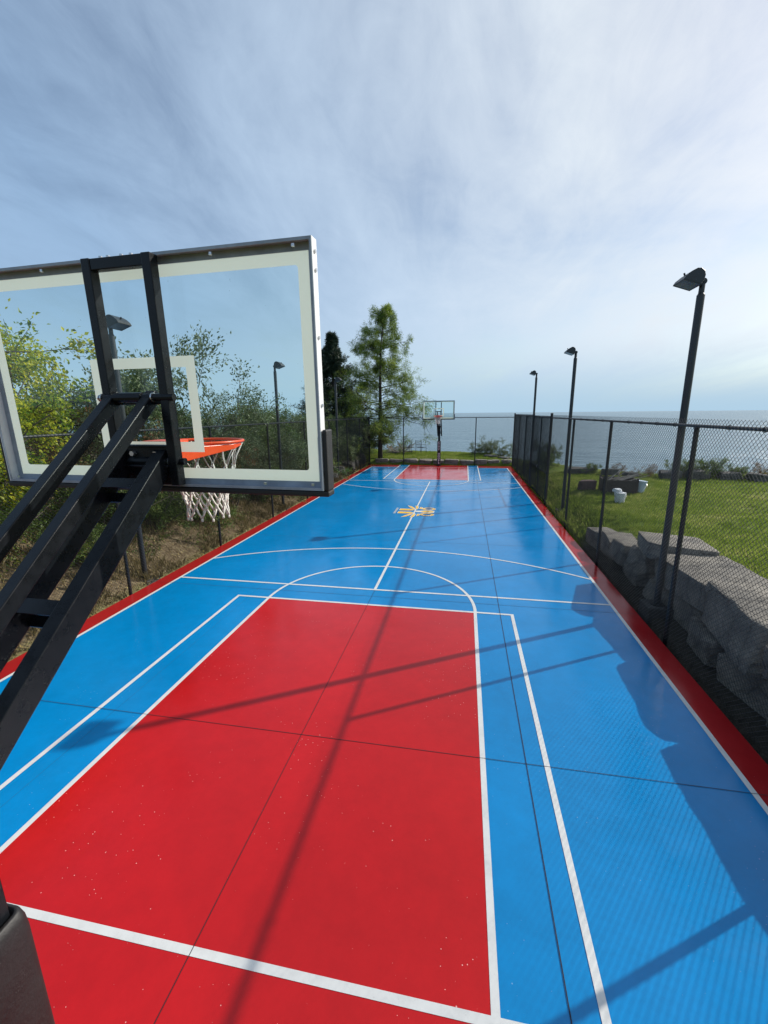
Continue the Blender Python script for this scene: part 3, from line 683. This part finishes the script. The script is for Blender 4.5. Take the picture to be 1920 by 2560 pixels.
LP = [(4.70,5.46,'leaning-looking nearest tall lamp beside the stone blocks on the lake side',0,4.75),
      (4.72,12.6,'middle lamp of the three standing on the lake side lawn',0,4.74),
      (4.72,19.9,'smallest lamp on the lake side, beyond the fence gate',0,4.74),
      (-4.74,5.49,'lamp on a dark block behind the glass backboard, partly hidden by its black uprights',math.pi,4.60),
      (-4.74,12.40,'slim lamp seen whole through clear right part of the glass backboard',math.pi,4.58),
      (-4.74,19.40,'lamp in front of the dark spruce, just right of the backboard frame',math.pi,4.62)]
l0 = lamp(4.75)
for i, (x, y, lab, rz, ht) in enumerate(LP):
    o = l0 if i == 0 else copy_tree(l0)
    o.location = (x, y, ht-4.75); o.rotation_euler = (0,0,rz); o['label'] = lab; o['category'] = 'lamp post'; o['group'] = 'lamps along both sides of the court'
LP0 = l0; l0['label'] = 'nearest and tallest looking lamp, rising past the stone blocks on the lake side'

# ------------------------------------------------------------------ stones
def rock_mesh(name, seed, size, m, boxy=.6, facets=9, amp=.05, cuts=9):
    """split-faced block: hull of jittered box points, refined, with chipped edges and a rough skin"""
    rng = random.Random(seed*7+1); bm = bmesh.new(); j = 1-boxy+.10
    for sx in (-1,1):
        for sy in (-1,1):
            for sz in (-1,1):
                for k in range(2):
                    c = [sx, sy, sz]; a = k if rng.random() < .7 else 2
                    c[a] *= 1-rng.uniform(.15,.5)*(1 if k or rng.random() < .7 else 0)
                    bm.verts.new([c[i]*(1-rng.uniform(0, j)) for i in range(3)])
    for _ in range(5):
        a = rng.randrange(3); c = [rng.uniform(-.6,.6) for _ in range(3)]; c[a] = rng.choice((-1,1))*(1+.04*rng.random()) if a < 2 else rng.choice((-1,1))
        bm.verts.new(c)
    h = bmesh.ops.convex_hull(bm, input=bm.verts)
    bmesh.ops.delete(bm, geom=[g for g in h['geom_interior'] if isinstance(g, bmesh.types.BMVert)], context='VERTS')
    bmesh.ops.dissolve_limit(bm, angle_limit=R(9), verts=bm.verts, edges=bm.edges)
    bmesh.ops.bevel(bm, geom=list(bm.edges), offset=.045, segments=1, affect='EDGES', clamp_overlap=True)
    bmesh.ops.triangulate(bm, faces=bm.faces)
    for _ in range(3 if cuts > 6 else 2):
        lim = .30 if cuts > 6 else .4
        es = [e for e in bm.edges if e.calc_length() > lim]
        if es: bmesh.ops.subdivide_edges(bm, edges=es, cuts=1); bmesh.ops.triangulate(bm, faces=bm.faces)
    es = list(bm.edges)
    bmesh.ops.subdivide_edges(bm, edges=es, cuts=1, use_grid_fill=True); bmesh.ops.triangulate(bm, faces=bm.faces)
    bm.normal_update(); off = Vector((rng.uniform(0,50),)*3)
    for v in bm.verts:
        p = v.co; v.co = p+v.normal*(noise.noise(p*1.6+off)*amp*1.2+noise.noise(p*5+off)*amp*.9+noise.noise(p*12+off)*amp*.5)
    for v in bm.verts: v.co = Vector((v.co.x*size[0]/2, v.co.y*size[1]/2, v.co.z*size[2]/2))
    me = bpy.data.meshes.new(name); bm.to_mesh(me); bm.free(); me.materials.append(m)
    for p in me.polygons: p.use_smooth = True
    me.set_sharp_from_angle(angle=R(24))
    return me
def rock(name, loc, size, rz, seed, m, label, group, boxy=.75, tilt=(0,0), cat='boulder', **k):
    o = bpy.data.objects.new(name, rock_mesh(name, seed, size, m, boxy, **k)); C.objects.link(o); o.location = loc; o.rotation_euler = (R(tilt[0]), R(tilt[1]), R(rz)); tag(o, label, cat, group); return o
G = 'quarried stone blocks of the retaining wall'
# (x,y centre, top z, size xyz, rz, tilt)
wall = [   # (x, y centre, top z, size xyz, rz, tilt, label)
 (4.98,9.30,.36,(.60,.80,.50),6,(0,0),'grey block at the low far end of the retaining wall'),
 (5.08,8.45,.47,(.66,.80,.55),-5,(2,0),'pale tan block second from the low end of the wall'),
 (5.02,7.62,.55,(.62,.78,.50),4,(0,3),'small sunlit block beside the tilted grey slab'),
 (5.26,6.42,.96,(1.05,1.30,.30),-14,(-4,2),'flat grey slab lying raised on the wall, behind the nearest lamp pole'),
 (5.27,5.12,.90,(1.02,1.50,.50),5,(1,-3),'long tan topped block between the grey slab and the big rounded block'),
 (5.26,3.72,.95,(1.12,1.62,.62),-9,(0,2),'big rounded pale block, largest and nearest in view at right edge'),
 (5.24,2.25,.98,(1.12,1.55,.62),6,(0,0),'dark shaded block mostly outside the right edge, nearest the camera'),
 (5.25,.75,1.0,(1.10,1.65,.62),-5,(0,0),'block of the wall outside the frame, casting shade on the near blue corner'),
 (5.25,-.7,1.02,(1.05,1.5,.95),5,(0,0),'block of the wall outside the frame beside the camera'),
]
for i, (x, y, zt, sz, rz, tl, lab) in enumerate(wall): rock('stone_block', (x,y,zt-sz[2]*.49), sz, rz, 11+i, M['stone'], lab, G, boxy=.93, tilt=tl, amp=.028, facets=10)
low = [(5.16,6.95,.62,(.62,.75,.42),8,'squarish shaded block directly under the far end of the flat grey slab'),
       (5.12,7.0,.26,(.66,.95,.40),-3,'dark lower block under the small sunlit block'),
       (5.26,6.05,.64,(.66,.85,.38),-7,'dark middle block right under the flat grey slab'),
       (5.10,5.85,.28,(.62,1.05,.42),4,'dark bottom block under the flat grey slab, touching the soil'),
       (5.22,5.05,.44,(.74,.95,.50),5,'shaded block at the foot of the wall behind the nearest lamp pole'),
       (5.02,4.25,.36,(.66,.85,.48),-6,'jutting shaded block under the gap between the tan block and big rounded block'),
       (5.06,3.35,.38,(.68,.90,.52),9,'blue grey shaded lower block under the big rounded block'),
       (5.0,2.4,.42,(.62,.95,.55),-4,'shaded lower block at the right edge under the nearest dark block'),
       (5.0,1.4,.42,(.62,.95,.55),4,'lower block of the wall nearest the camera, right of the fence post')]
for i, (x, y, zt, sz, rz, lab) in enumerate(low): rock('stone_block', (x,y,zt-sz[2]*.49), sz, rz, 41+i, M['stone'], lab, G, boxy=.92, amp=.035, facets=11)
G2 = 'row of stones edging the lawn behind the far hoop'
rx = -4.15; i = 0; rng = random.Random(5)
labs = ['stone under the left corner post in the far edging row','long dark stone below the larch trunk in the far edging row','flat topped stone left of the second far fence post','stone right beside the second far fence post, left of the distant hoop','wide stone just left of the distant padded pole','stone directly behind the foot of the distant padded pole','short stone just right of the distant padded pole','split pale stone between distant pole and right far fence post','low stone at the foot of the right far fence post','wide stone right of the right far fence post','last stone of the far row by the right corner post','tiny end stone at the right corner post']
while rx < 4.3 and i < len(labs):
    wd = rng.uniform(.72,1.0); rock('edging_stone', (rx+wd/2, 25.95+rng.uniform(-.05,.05), .13+rng.uniform(-.02,.03)), (wd,.55,.40), rng.uniform(-5,5), 70+i, M['stone'], labs[i], G2, boxy=.85, amp=.05, cuts=6); rx += wd+.02; i += 1
G3 = 'rough stones stacked outside the far left corner'
for i, (x, y, z, s_, lab) in enumerate([(-5.0,22.4,.25,(.8,.9,.6),'dark squarish stone outside the far left fence near the corner'),(-5.15,23.6,.35,(.9,1.0,.75),'tall rough stone behind the far left fence'),(-5.0,24.8,.35,(.9,.9,.7),'rounded stone at the far left corner under the shrubs'),(-5.1,20.6,.2,(.7,1.,.5),'low half buried stone behind the far left fence'),(-4.95,18.9,.14,(.5,.9,.4),'small low stone furthest forward behind the left fence')]):
    rock('rough_stone', (x,y,z), s_, 10*i, 90+i, M['stonegrey'], lab, G3, boxy=.85, amp=.05, cuts=6)
G4 = 'dark rocks along the lake edge of the lawn'
def gz(x, y): return height(x, y)
for i, (x, y, s_, rz, tl, lab) in enumerate([
   (6.7,19.2,(1.5,.6,.45),12,(0,0),'long flat dark rock at the lake edge seen between fence gate and middle lamp'),
   (7.9,18.6,(.9,.6,.55),-10,(0,0),'dark rounded rock on the lake edge above the timber box'),
   (8.6,18.2,(.7,.5,.35),10,(0,0),'small dark rock on the lake edge right of the pale blue bucket'),
   (9.9,17.7,(1.0,.6,.55),-5,(0,0),'squarish grey rock at the lake edge just left of the nearest lamp pole'),
   (10.8,17.5,(1.0,.6,.6),8,(0,0),'grey rock at the lake edge between nearest lamp pole and nearest fence post'),
   (11.9,17.4,(1.0,.6,.5),0,(0,0),'grey rock at the lake edge right of the nearest fence post, by the shrub'),
   (12.9,16.8,(1.6,.45,.42),-14,(0,9),'slanting dark slab at the lake edge near the right border'),
   (3.3,27.5,(1.1,.5,.22),-20,(0,0),'flat stone slab on far lawn in front of the silvery shrubs'),
   (4.1,26.9,(1.0,.5,.22),-38,(0,0),'lower flat stone slab on far lawn near the right corner post'),
   (-2.6,29.6,(1.3,.5,.2),5,(0,0),'pale flat slab at the shore left of the second far fence post'),
   (-3.6,29.0,(1.2,.5,.2),-8,(0,0),'pale flat slab at the shore under the driftwood pile')]):
    rock('shore_rock', (x,y,gz(x,y)+s_[2]*.18), (s_[0]*.85,s_[1],s_[2]*.9), rz, 120+i, M['stonegrey'], lab, G4, boxy=.8, amp=.06, tilt=tl, cuts=6)
rock('garden_stone', (6.0,14.9,gz(6.0,14.9)+.16), (.60,.40,.42), 8, 140, M['brick'], 'red brown squarish stone alone on the lawn left of the timber box', None, boxy=.85, amp=.05, cuts=6)

# timber box with branches, buckets
bx = empty('timber_box', (6.95,14.6,gz(6.95,14.6)-.02), R(-6)); tag(bx, 'dark open timber box holding bleached branches on the lawn', 'planter box')
b = MB()
for (lo, hi) in (((-.55,-.35,0),(.55,-.31,.48)), ((-.55,.31,0),(.55,.35,.52)), ((-.55,-.31,0),(-.51,.31,.50)), ((.51,-.31,0),(.55,.31,.50))): b.box(lo, hi)
for x in (-.56,.50):
    for y in (-.36,.30): b.box((x,y,0), (x+.06,y+.06,.56))
b.box((-.51,-.31,.28), (.51,.31,.32)); b.build('box_body', M['darkwood'], bx, bevel=.006)
rng = random.Random(3); b = MB()
for k in range(16):
    p = Vector((rng.uniform(-.5,.1), rng.uniform(-.28,.28), rng.uniform(.3,.45))); d = Vector((rng.uniform(.2,.9), rng.uniform(-.3,.3), rng.uniform(-.05,.4)))
    b.tube([p, p+d*.5+Vector((0,0,rng.uniform(-.04,.04))), p+d], [.022,.016,.008], 6)
b.build('branches', M['greywood'], bx)
def bucket(loc, m, label, r=.16, h=.38, lid=True, tilt=(0,0)):
    o = empty('bucket', loc); o.rotation_euler = (R(tilt[0]), R(tilt[1]), 0); tag(o, label, 'bucket', 'plastic buckets by the timber box')
    b = MB(); n = 20
    b.tube([(0,0,0),(0,0,h*.97),(0,0,h)], [r*.86, r, r*.98], n)
    b.tube([(0,0,h*.88),(0,0,h*.91)], r*1.05, n); b.tube([(0,0,h*.76),(0,0,h*.79)], r*1.03, n)
    b.build('bucket_body', m, o)
    b = MB()
    b.tube([(0,0,h),(0,0,h+.02)], r*1.06, n); b.build('lid', m, o)
    b = MB(); pts = [(r*1.05*math.cos(a), -.02-r*.5*math.sin(a)*1.0-r*.6*math.sin(a), h*.83-.14*math.sin(a)) for a in [math.pi*i/14 for i in range(15)]]
    b.tube(pts, .004, 5); b.build('handle', M['steel'], o)
    return o
bucket((6.50,12.95,gz(6.5,12.95)), M['bucket'], 'white bucket standing upright in front of the timber box', r=.165, h=.30)
rock('white_bag', (6.42,12.98,gz(6.42,12.98)+.38), (.28,.24,.14), 10, 171, M['bucket'], 'crumpled white bag lying on the lid of the white bucket', None, boxy=.5, amp=.12, cat='bag', cuts=5)
bucket((7.62,14.5,gz(7.62,14.5)), M['bucketblue'], 'pale blue white bucket right beside the timber box', r=.175, h=.38, tilt=(0,7))

# driftwood pile and two wire garden chairs at the far shore
b = MB(); rng = random.Random(9)
for k in range(60):
    p = Vector((rng.gauss(0,.45), rng.gauss(0,.3), abs(rng.gauss(.12,.16)))); d = Vector((rng.uniform(-.6,.6), rng.uniform(-.3,.3), rng.uniform(-.1,.5)))
    b.tube([p, p+d*.5, p+d], [.035,.03,.012], 6)
o = b.build('driftwood_pile', M['greywood']); o.location = (-3.2,29.2,gz(-3.2,29.2)); tag(o, 'bleached driftwood heap by the shore right of the larch trunk', 'driftwood')
def chair():
    root = empty('garden_chair'); b = MB()
    for x in (-.25,.25):
        b.tube([(x,-.25,0),(x,-.22,.42),(x,.05,.44),(x,.30,.42),(x,.38,.95)], .014, 6); b.tube([(x,.30,.42),(x,.36,0)], .014, 6); b.tube([(x,-.22,.42),(x,-.20,.64),(x,.34,.66)], .012, 6)
    b.build('chair_frame', M['black'], root)
    b = MB()
    for i in range(9): y = -.22+.06*i; b.tube([(-.25,y,.43),(.25,y,.43)], .009, 5)
    b.build('seat', M['black'], root)
    b = MB()
    for i in range(7): z = .5+.07*i; y = .31+.07*(z-.42)/.53; b.tube([(-.25,y,z),(.25,y,z)], .009, 5)
    b.build('backrest', M['black'], root); return root
c0 = chair(); c0.location = (-2.45,28.9,gz(-2.45,28.9)); c0.rotation_euler = (0,0,R(200)); tag(c0, 'black wire garden chair beside the driftwood heap', 'chair', 'garden chairs at the shore')
c_ = copy_tree(c0); c_.location = (-1.45,29.2,gz(-1.45,29.2)); c_.rotation_euler = (0,0,R(150)); c_['label'] = 'black wire garden chair alone at the shore, just right of the second far fence post'

# ------------------------------------------------------------------ plants
def leaf_obj(name, anchors, size, m, parent, seed, per=3, spread=.08, aspect=.45, droop=.0, updir=.5, dirs=None):
    rs = np.random.RandomState(seed); A = np.repeat(np.array(anchors), per, 0); n = len(A)
    P_ = A+rs.normal(0, spread, (n,3))
    if dirs is None: d = rs.normal(0, 1, (n,3))
    else: d = np.repeat(np.array(dirs), per, 0)+rs.normal(0, .45, (n,3))
    d[:,2] -= droop; d /= np.linalg.norm(d, axis=1)[:,None]+1e-9
    up = rs.normal(0, 1, (n,3)); up[:,2] += updir*2; s_ = np.cross(d, up); s_ /= np.linalg.norm(s_, axis=1)[:,None]+1e-9
    L_ = size*rs.uniform(.55,1.25,(n,1)); nn_ = np.cross(s_, d)
    w_ = L_*aspect*.5
    V_ = np.stack([P_, P_+d*L_*.45+s_*w_+nn_*L_*.06, P_+d*L_-nn_*L_*.08, P_+d*L_*.45-s_*w_+nn_*L_*.06], 1).reshape(-1,3)
    F_ = np.arange(4*n).reshape(-1,4)
    me = bpy.data.meshes.new(name); me.from_pydata(V_.tolist(), [], F_.tolist()); me.materials.append(m)
    o = bpy.data.objects.new(name, me); C.objects.link(o); o.parent = parent; return o

def grow_branch(b, rng, p, d, L_, r, depth, anchors, maxd, bend=.25, grav=0., kids=(3,5), sub=.55, n=5, dirs=None, lowleaf=.3):
    pts = [p.copy()]; q = p.copy(); dd = d.normalized(); seg = L_/n
    for i in range(n):
        dd = (dd+Vector((rng.gauss(0,bend), rng.gauss(0,bend), rng.gauss(0,bend)+grav))*.5).normalized(); q = q+dd*seg; pts.append(q.copy())
    rad = [max(.002, r*(1-.8*i/n)) for i in range(n+1)]
    b.tube(pts, rad, 6 if depth == 0 else 4 if depth == 1 else 3, cap=False)
    if depth >= maxd:
        for i in range(1, n+1):
            for t_ in (0,.5): anchors.append(tuple(pts[i-1].lerp(pts[i], 1-t_))); 
            if dirs is not None: dirs += [tuple((pts[i]-pts[i-1]).normalized())]*2
        return
    for k in range(rng.randint(*kids)):
        t_ = rng.uniform(lowleaf, 1.); i = min(n-1, int(t_*n)); pp = pts[i].lerp(pts[i+1], t_*n-i)
        ax = (pts[i+1]-pts[i]).normalized(); rd = Vector((rng.gauss(0,1), rng.gauss(0,1), rng.gauss(0,1))); rd = (rd-ax*rd.dot(ax)).normalized()
        nd = (ax*.6+rd*.8).normalized()
        grow_branch(b, rng, pp, nd, L_*sub*rng.uniform(.7,1.15), r*.45, depth+1, anchors, maxd, bend, grav, kids, sub, max(3,n-1), dirs, lowleaf)

def shrub(name, seed, H, spread, stems, leaf, size, per, spr, kids=(4,6), maxd=2, aspect=.5, bark='bark', leafname='foliage'):
    rng = random.Random(seed); root = empty(name); b = MB(); an = []; dr = []
    for k in range(stems):
        a = 2*math.pi*k/stems+rng.uniform(-.4,.4); tl = rng.uniform(.05,spread)
        grow_branch(b, rng, Vector((.18*math.cos(a),.18*math.sin(a),-.1)), Vector((tl*math.cos(a),tl*math.sin(a),1)), H*rng.uniform(.65,1.0), .022*H/3*rng.uniform(.8,1.3), 0, an, maxd, .28, .02, kids, .42, 6, dr, .15)
    b.build('stem', M[bark], root); leaf_obj(leafname, an, size, M[leaf], root, seed, per, spr, aspect, .1, .5, dr)
    return root
sh = [shrub('shrub', 1, 3.0, .65, 11, 'leaf_silver', .080, 9, .09), shrub('shrub', 2, 3.0, .75, 11, 'leaf_silver', .075, 9, .09), shrub('shrub', 3, 2.9, .7, 11, 'leaf_green', .08, 9, .09), shrub('shrub', 4, 2.6, .9, 10, 'leaf_red', .065, 5, .07)]
used = [False]*4
def put(k, x, y, sc_, rz, label, group, zs=1., name=None):
    o = sh[k] if not used[k] else copy_tree(sh[k]); used[k] = True
    o.location = (x, y, gz(x,y)-.05); o.rotation_euler = (0,0,R(rz)); o.scale = (sc_, sc_, sc_*zs); tag(o, label, 'shrub', group)
    return o
GB = 'bushes on the bank behind the left fence'
pos = [ # kind,x,y,scale,rz,zs,label
 (0,-7.2,8.4,1.22,10,1.08,'tall sparse silvery bush behind the left black upright of the backboard'),
 (1,-7.1,10.0,1.20,80,1.0,'tall silvery bush seen through the painted target square'),
 (0,-7.0,11.6,.86,140,.80,'round topped olive bush just right of the painted target square'),
 (1,-7.2,13.1,.70,200,.80,'low bush in the dip where a strip of lake shows through the glass'),
 (2,-7.0,15.2,1.0,30,.84,'dark green bush left of the slim lamp seen through the glass'),
 (0,-7.1,17.4,.98,260,.84,'silvery bush right behind the slim lamp seen through the glass'),
 (1,-6.9,19.6,1.05,310,.84,'olive bush behind the right painted border of the backboard'),
 (2,-6.7,22.0,1.05,50,1.,'mid green bush under the spruce'),
 (0,-6.2,24.6,1.02,170,1.,'grey green bush between the spruce and the larch'),
 (1,-5.6,27.4,.95,20,1.,'silvery bush just left of the larch trunk beyond the corner post'),
 (3,-5.9,9.6,.80,15,.9,'rusty autumn bush low behind the rim'),
 (3,-6.2,11.4,.70,95,.95,'brownish bush behind the white net, beyond the fence'),
 (2,-5.9,7.3,.62,130,.9,'small green bush at the foot of the bank behind the lower arms'),
 (1,-5.8,13.2,.80,60,.9,'leafy bush pressed to the fence below the strip of lake'),
 (0,-5.7,15.1,.78,350,.92,'leafy bush pressed to the fence below the slim lamp'),
 (2,-5.7,16.9,.78,100,.9,'green bush pressed to the fence right of the slim lamp pole'),
 (1,-5.6,18.8,.80,150,.9,'silvery bush pressed to the fence right of the backboard corner pad'),
 (0,-5.6,20.7,.80,220,.9,'bush pressed to the far left fence, in front of the last left lamp'),
 (2,-5.6,22.6,.75,290,.95,'bush pressed to the far left fence below the spruce'),
 (0,-5.4,24.4,.72,330,.95,'bush filling the far left fence corner'),
 (2,-6.6,3.9,.75,210,1.,'shaded green bush at the left edge below the yellow tree'),
 (3,-7.4,6.6,1.05,250,1.,'brownish thin bush between the yellow tree and the silvery bushes'),
 (2,-6.0,2.2,.7,280,1.,'green bush low at the left edge below the upper arm'),
 (2,-5.5,9.0,.50,33,.9,'small leafy bush at the fence right below the rim'),
 (0,-5.6,10.4,.62,73,.9,'grey green bush at the fence right of the net'),
 (2,-5.4,12.0,.55,113,.9,'small green bush at the fence left of the low gap bush'),
 (2,-6.3,6.2,.72,163,.95,'green bush low between the yellow tree and the brown bush'),
 (1,-6.4,8.3,.85,193,.95,'silvery bush behind the orange rim bracket'),
 (2,-7.0,1.0,.95,203,1.,'green bush in the lower left corner of the bank, behind the arms'),
 (0,-6.6,13.0,.75,243,.75,'bush closing the row under the strip of lake'),
 (2,-5.6,5.0,.42,263,.9,'small weed like bush on the bare bank behind the left lamp'),
 (1,-9.5,15.5,1.05,45,.85,'bush of the second row behind the slim lamp'),
 (2,-9.3,20.5,1.1,15,1.,'bush of the second row behind the spruce'),
 (0,-9.4,9.0,1.1,65,.9,'bush of the second row behind the painted target square')]
for k, x, y, s_, rz, zs, lab in pos: put(k, x, y, s_, rz, lab, GB, zs)
GS = 'silvery shrubs at the shore beyond the far right fence corner'
for (x, y, s_, rz, lab) in [(2.5,28.7,.33,20,'leftmost low silvery shrub on the far shore, by the right far fence post'),(3.3,28.6,.40,120,'middle and tallest silvery shrub on the far shore'),(4.2,28.0,.38,210,'silvery shrub on the far shore beside the right corner post'),(5.6,27.0,.40,300,'silvery shrub outside the far right corner, behind the mesh')]:
    put(1, x, y, s_, rz, lab, GS, .95)
GL = 'low plants among the lake edge rocks'
for (k, x, y, s_, rz, lab) in [(2,7.3,19.2,.24,0,'low plant between the two leftmost lake edge rocks'),(3,9.2,18.1,.26,40,'brownish low plant left of the squarish grey rock'),(2,10.4,17.9,.36,80,'green low plant behind the nearest lamp pole at the lake edge'),(2,11.4,17.7,.38,130,'rounded green shrub right of the nearest fence post at the lake edge'),(3,13.0,17.3,.30,170,'dry twiggy plant above the slanting dark slab'),(3,8.2,18.9,.24,70,'brown low plant above the pale blue bucket'),(2,12.3,17.6,.26,33,'green low plant left of the slanting dark slab'),(2,5.7,21.6,.40,10,'green shrub behind the fence gate at the lake edge'),(0,6.1,23.6,.45,200,'grey shrub beyond the smallest lake side lamp')]:
    put(k, x, y, s_, rz, lab, GL, .9)

# yellow-green tree at left
rng = random.Random(22); yt = empty('yellow_leaved_tree', (-7.1,4.3,gz(-7.1,4.3)-.05)); b = MB(); an = []; dr = []
for k in range(11):
    a = 2*math.pi*k/11+rng.uniform(-.3,.3); tl = rng.uniform(.1,.55)
    grow_branch(b, rng, Vector((.15*math.cos(a),.15*math.sin(a),0)), Vector((tl*math.cos(a),tl*math.sin(a),1)), rng.uniform(3.0,4.1), .045, 0, an, 2, .26, .0, (6,8), .42, 7, dr, .05)
b.build('trunk', M['bark'], yt); leaf_obj('crown', an, .085, M['leaf_yellow'], yt, 5, 8, .10, .62, .15, .4, dr)
tag(yt, 'yellow green leafy tree behind the left part of the backboard', 'tree')
o = copy_tree(yt); o.location = (-7.6,2.9,gz(-7.6,2.9)); o.rotation_euler = (0,0,2.1); o.scale = (1.,1.,.95); yt.scale = (.95,.95,.92); o['label'] = 'leafy tree at the very left edge of the photo, beyond the yellow green tree'; o['group'] = yt['group'] = 'leafy trees on the left bank'

# larch
rng = random.Random(33); zb = gz(-3.95,26.6); lt_ = empty('larch_tree', (-3.95,26.6,zb-.05)); b = MB()
tp = [Vector((0,0,0)), Vector((.02,0,1.5)), Vector((.04,0,3)), Vector((.05,0,5)), Vector((.10,0,7)), Vector((.38,0,9.2))]
def tr_at(z):
    for i in range(5):
        if z <= tp[i+1].z: t_ = (z-tp[i].z)/(tp[i+1].z-tp[i].z); return tp[i].lerp(tp[i+1], t_)
    return tp[-1]
b.tube(tp, [.17,.14,.12,.085,.05,.012], 10); b2 = MB(); an = []; dr = []
env = [(1.0,.8),(1.6,1.5),(2.4,2.3),(3.2,2.6),(4.2,2.35),(4.9,2.1),(5.6,1.5),(6.3,1.2),(6.9,1.5),(7.5,1.05),(8.2,.85),(8.9,.55),(9.3,.2)]
z = 1.1; 
while z < 9.2:
    rr = float(np.interp(z, [e[0] for e in env], [e[1] for e in env])); a = rng.uniform(0, 2*math.pi); L_ = rr*rng.choice([.5,.75,1.,1.15,1.3])
    if 5.7 < z < 6.3 and rng.random() < .5: L_ *= .5
    up = .28 if z > 4 else .12
    if z > 8.2: up = .6
    grow_branch(b2, rng, tr_at(z), Vector((math.cos(a), math.sin(a), up)), max(.3,L_), .035*(1-z/11), 0, an, 2, .20, -.03, (5,7), .40, 6, dr, .25)
    z += rng.uniform(.055,.11)
for a, zz_, ll in ((0.05,6.95,1.75),(.1,4.6,2.0),(-.15,3.2,2.5),(.0,2.7,2.6),(3.1,3.6,2.2),(3.2,4.9,1.8),(3.0,7.0,1.5)):
    grow_branch(b2, rng, tr_at(zz_), Vector((math.cos(a), math.sin(a)*.3, .3)), ll, .04, 0, an, 2, .16, -.05, (6,8), .34, 7, dr, .3)
tk = b.build('trunk', M['barkdark'], lt_, smooth=True); b2.build('branches', M['barkdark'], lt_)
leaf_obj('crown', an, .17, M['needle_larch'], lt_, 8, 3, .07, .11, .30, .1, dr); tag(lt_, 'tall airy larch with drooping branches beyond the far left corner', 'tree')
# spruce
rng = random.Random(44); sp = empty('spruce_tree', (-7.3,27.6,gz(-7.3,27.6)-.05)); b = MB(); b2 = MB(); an = []; dr = []
b.tube([(0,0,0),(0,0,4),(-.12,0,7.6),(-.14,0,8.35)], [.2,.14,.04,.01], 10); b.tube([(-.08,0,6.9),(.12,0,7.5),(.17,0,8.3)], [.04,.03,.008], 8)
z = .7
while z < 8.0:
    rr = float(np.interp(z, [0,2,4,5.5,7,8.2], [2.3,2.1,1.75,1.15,.50,.08]))
    for k in range(6):
        a = rng.uniform(0, 2*math.pi); grow_branch(b2, rng, Vector((-.05,0,z+rng.uniform(-.08,.08))), Vector((math.cos(a), math.sin(a), .05 if z < 5 else .45)), rr*rng.uniform(.55,1.3), .025, 0, an, 1, .10, .03, (7,9), .38, 6, dr, .15)
    z += .20
b.build('trunk', M['barkdark'], sp, smooth=True); b2.build('branches', M['barkdark'], sp); leaf_obj('crown', an, .19, M['needle_spruce'], sp, 9, 5, .05, .18, .12, .2, dr)
tag(sp, 'dark dense spruce just right of the backboard frame', 'tree')

# grass: blades over the lawn, weeds and dry tufts on the bank
def blades(name, n, area, m, h0, h1, seed, wdt=.010, per=5, keep=lambda x,y: True, dens=None):
    rng = random.Random(seed); vs = []; fs = []
    for _ in range(n):
        x, y = area(rng)
        if not keep(x, y): continue
        z = gz(x, y)
        for k in range(per):
            px, py = x+rng.gauss(0,.03), y+rng.gauss(0,.03); a = rng.uniform(0, 6.28); h = rng.uniform(h0, h1); l = rng.uniform(.1,.6)*h
            dx, dy = math.cos(a)*wdt/2, math.sin(a)*wdt/2; ox, oy = -math.sin(a)*l, math.cos(a)*l; o = len(vs)
            vs += [(px-dx,py-dy,z-.01),(px+dx,py+dy,z-.01),(px+ox*.4+dx*.7,py+oy*.4+dy*.7,z+h*.6),(px+ox,py+oy,z+h),(px+ox*.4-dx*.7,py+oy*.4-dy*.7,z+h*.6)]
            fs += [(o,o+1,o+2,o+3,o+4)]
    b = MB(); b.v = vs; b.f = fs; b.m = [0]*len(fs); return b.build(name, m)
def land(x, y): return y < np.interp(x, SX, SY)-.1
a1 = lambda r: (5.15+9*r.random()**1.4, 2.5+17*r.random()**1.3)
tag(blades('lawn_grass', 34000, a1, M['grassblade'], .03, .085, 1, .011, 5, lambda x,y: land(x,y) and (x > 5.6 or y > 9.6)), 'mown green grass on the lawn beside the stone wall', 'grass', None, 'stuff')
a2 = lambda r: (-6+12*r.random(), 26.2+4.5*r.random())
tag(blades('far_lawn_grass', 9000, a2, M['grassblade'], .04, .10, 2, .02, 5, land), 'green grass on the lawn beyond the far hoop', 'grass', None, 'stuff')
a3 = lambda r: (4.47+.9*r.random()**1.3, 9.6+16*r.random())
tag(blades('fence_weeds', 3500, a3, M['grassblade'], .06, .26, 3, .016, 5), 'weeds along the foot of the lake side fence', 'weeds', None, 'stuff')
a4 = lambda r: (-4.50-3.2*r.random()**1.2, -1+27*r.random())
tag(blades('dry_bank_grass', 7000, a4, M['drygrass'], .05, .22, 4, .012, 5, lambda x,y: noise.noise(Vector((x*1.1,y*1.1,2))) > -.08), 'dry straw and green tufts on the bank behind the left fence', 'grass', None, 'stuff')
rng = random.Random(8); an = []
for _ in range(14000):
    x, y = -4.42-2.6*rng.random()**1.5, -1+24*rng.random(); an.append((x,y,gz(x,y)+.012))
o = leaf_obj('leaf_litter', an, .05, M['litter'], None, 12, 1, .006, .6, 0, 3); tag(o, 'fallen leaves scattered on the soil bank', 'fallen leaves', None, 'stuff')
an = []; rng = random.Random(18)
for _ in range(620):
    x, y = -4.75-2.2*rng.random()**.8, .2+24*rng.random()
    if noise.noise(Vector((x*.9,y*.9,7))) < -.05: continue
    h = rng.uniform(.08,.4)
    for k in range(22): an.append((x+rng.gauss(0,.13), y+rng.gauss(0,.13), gz(x,y)+rng.random()*h))
o = leaf_obj('bank_weeds', an, .06, M['leaf_green'], None, 13, 2, .02, .5, 0, .8); tag(o, 'green weeds in patches on the bank', 'weeds', None, 'stuff')
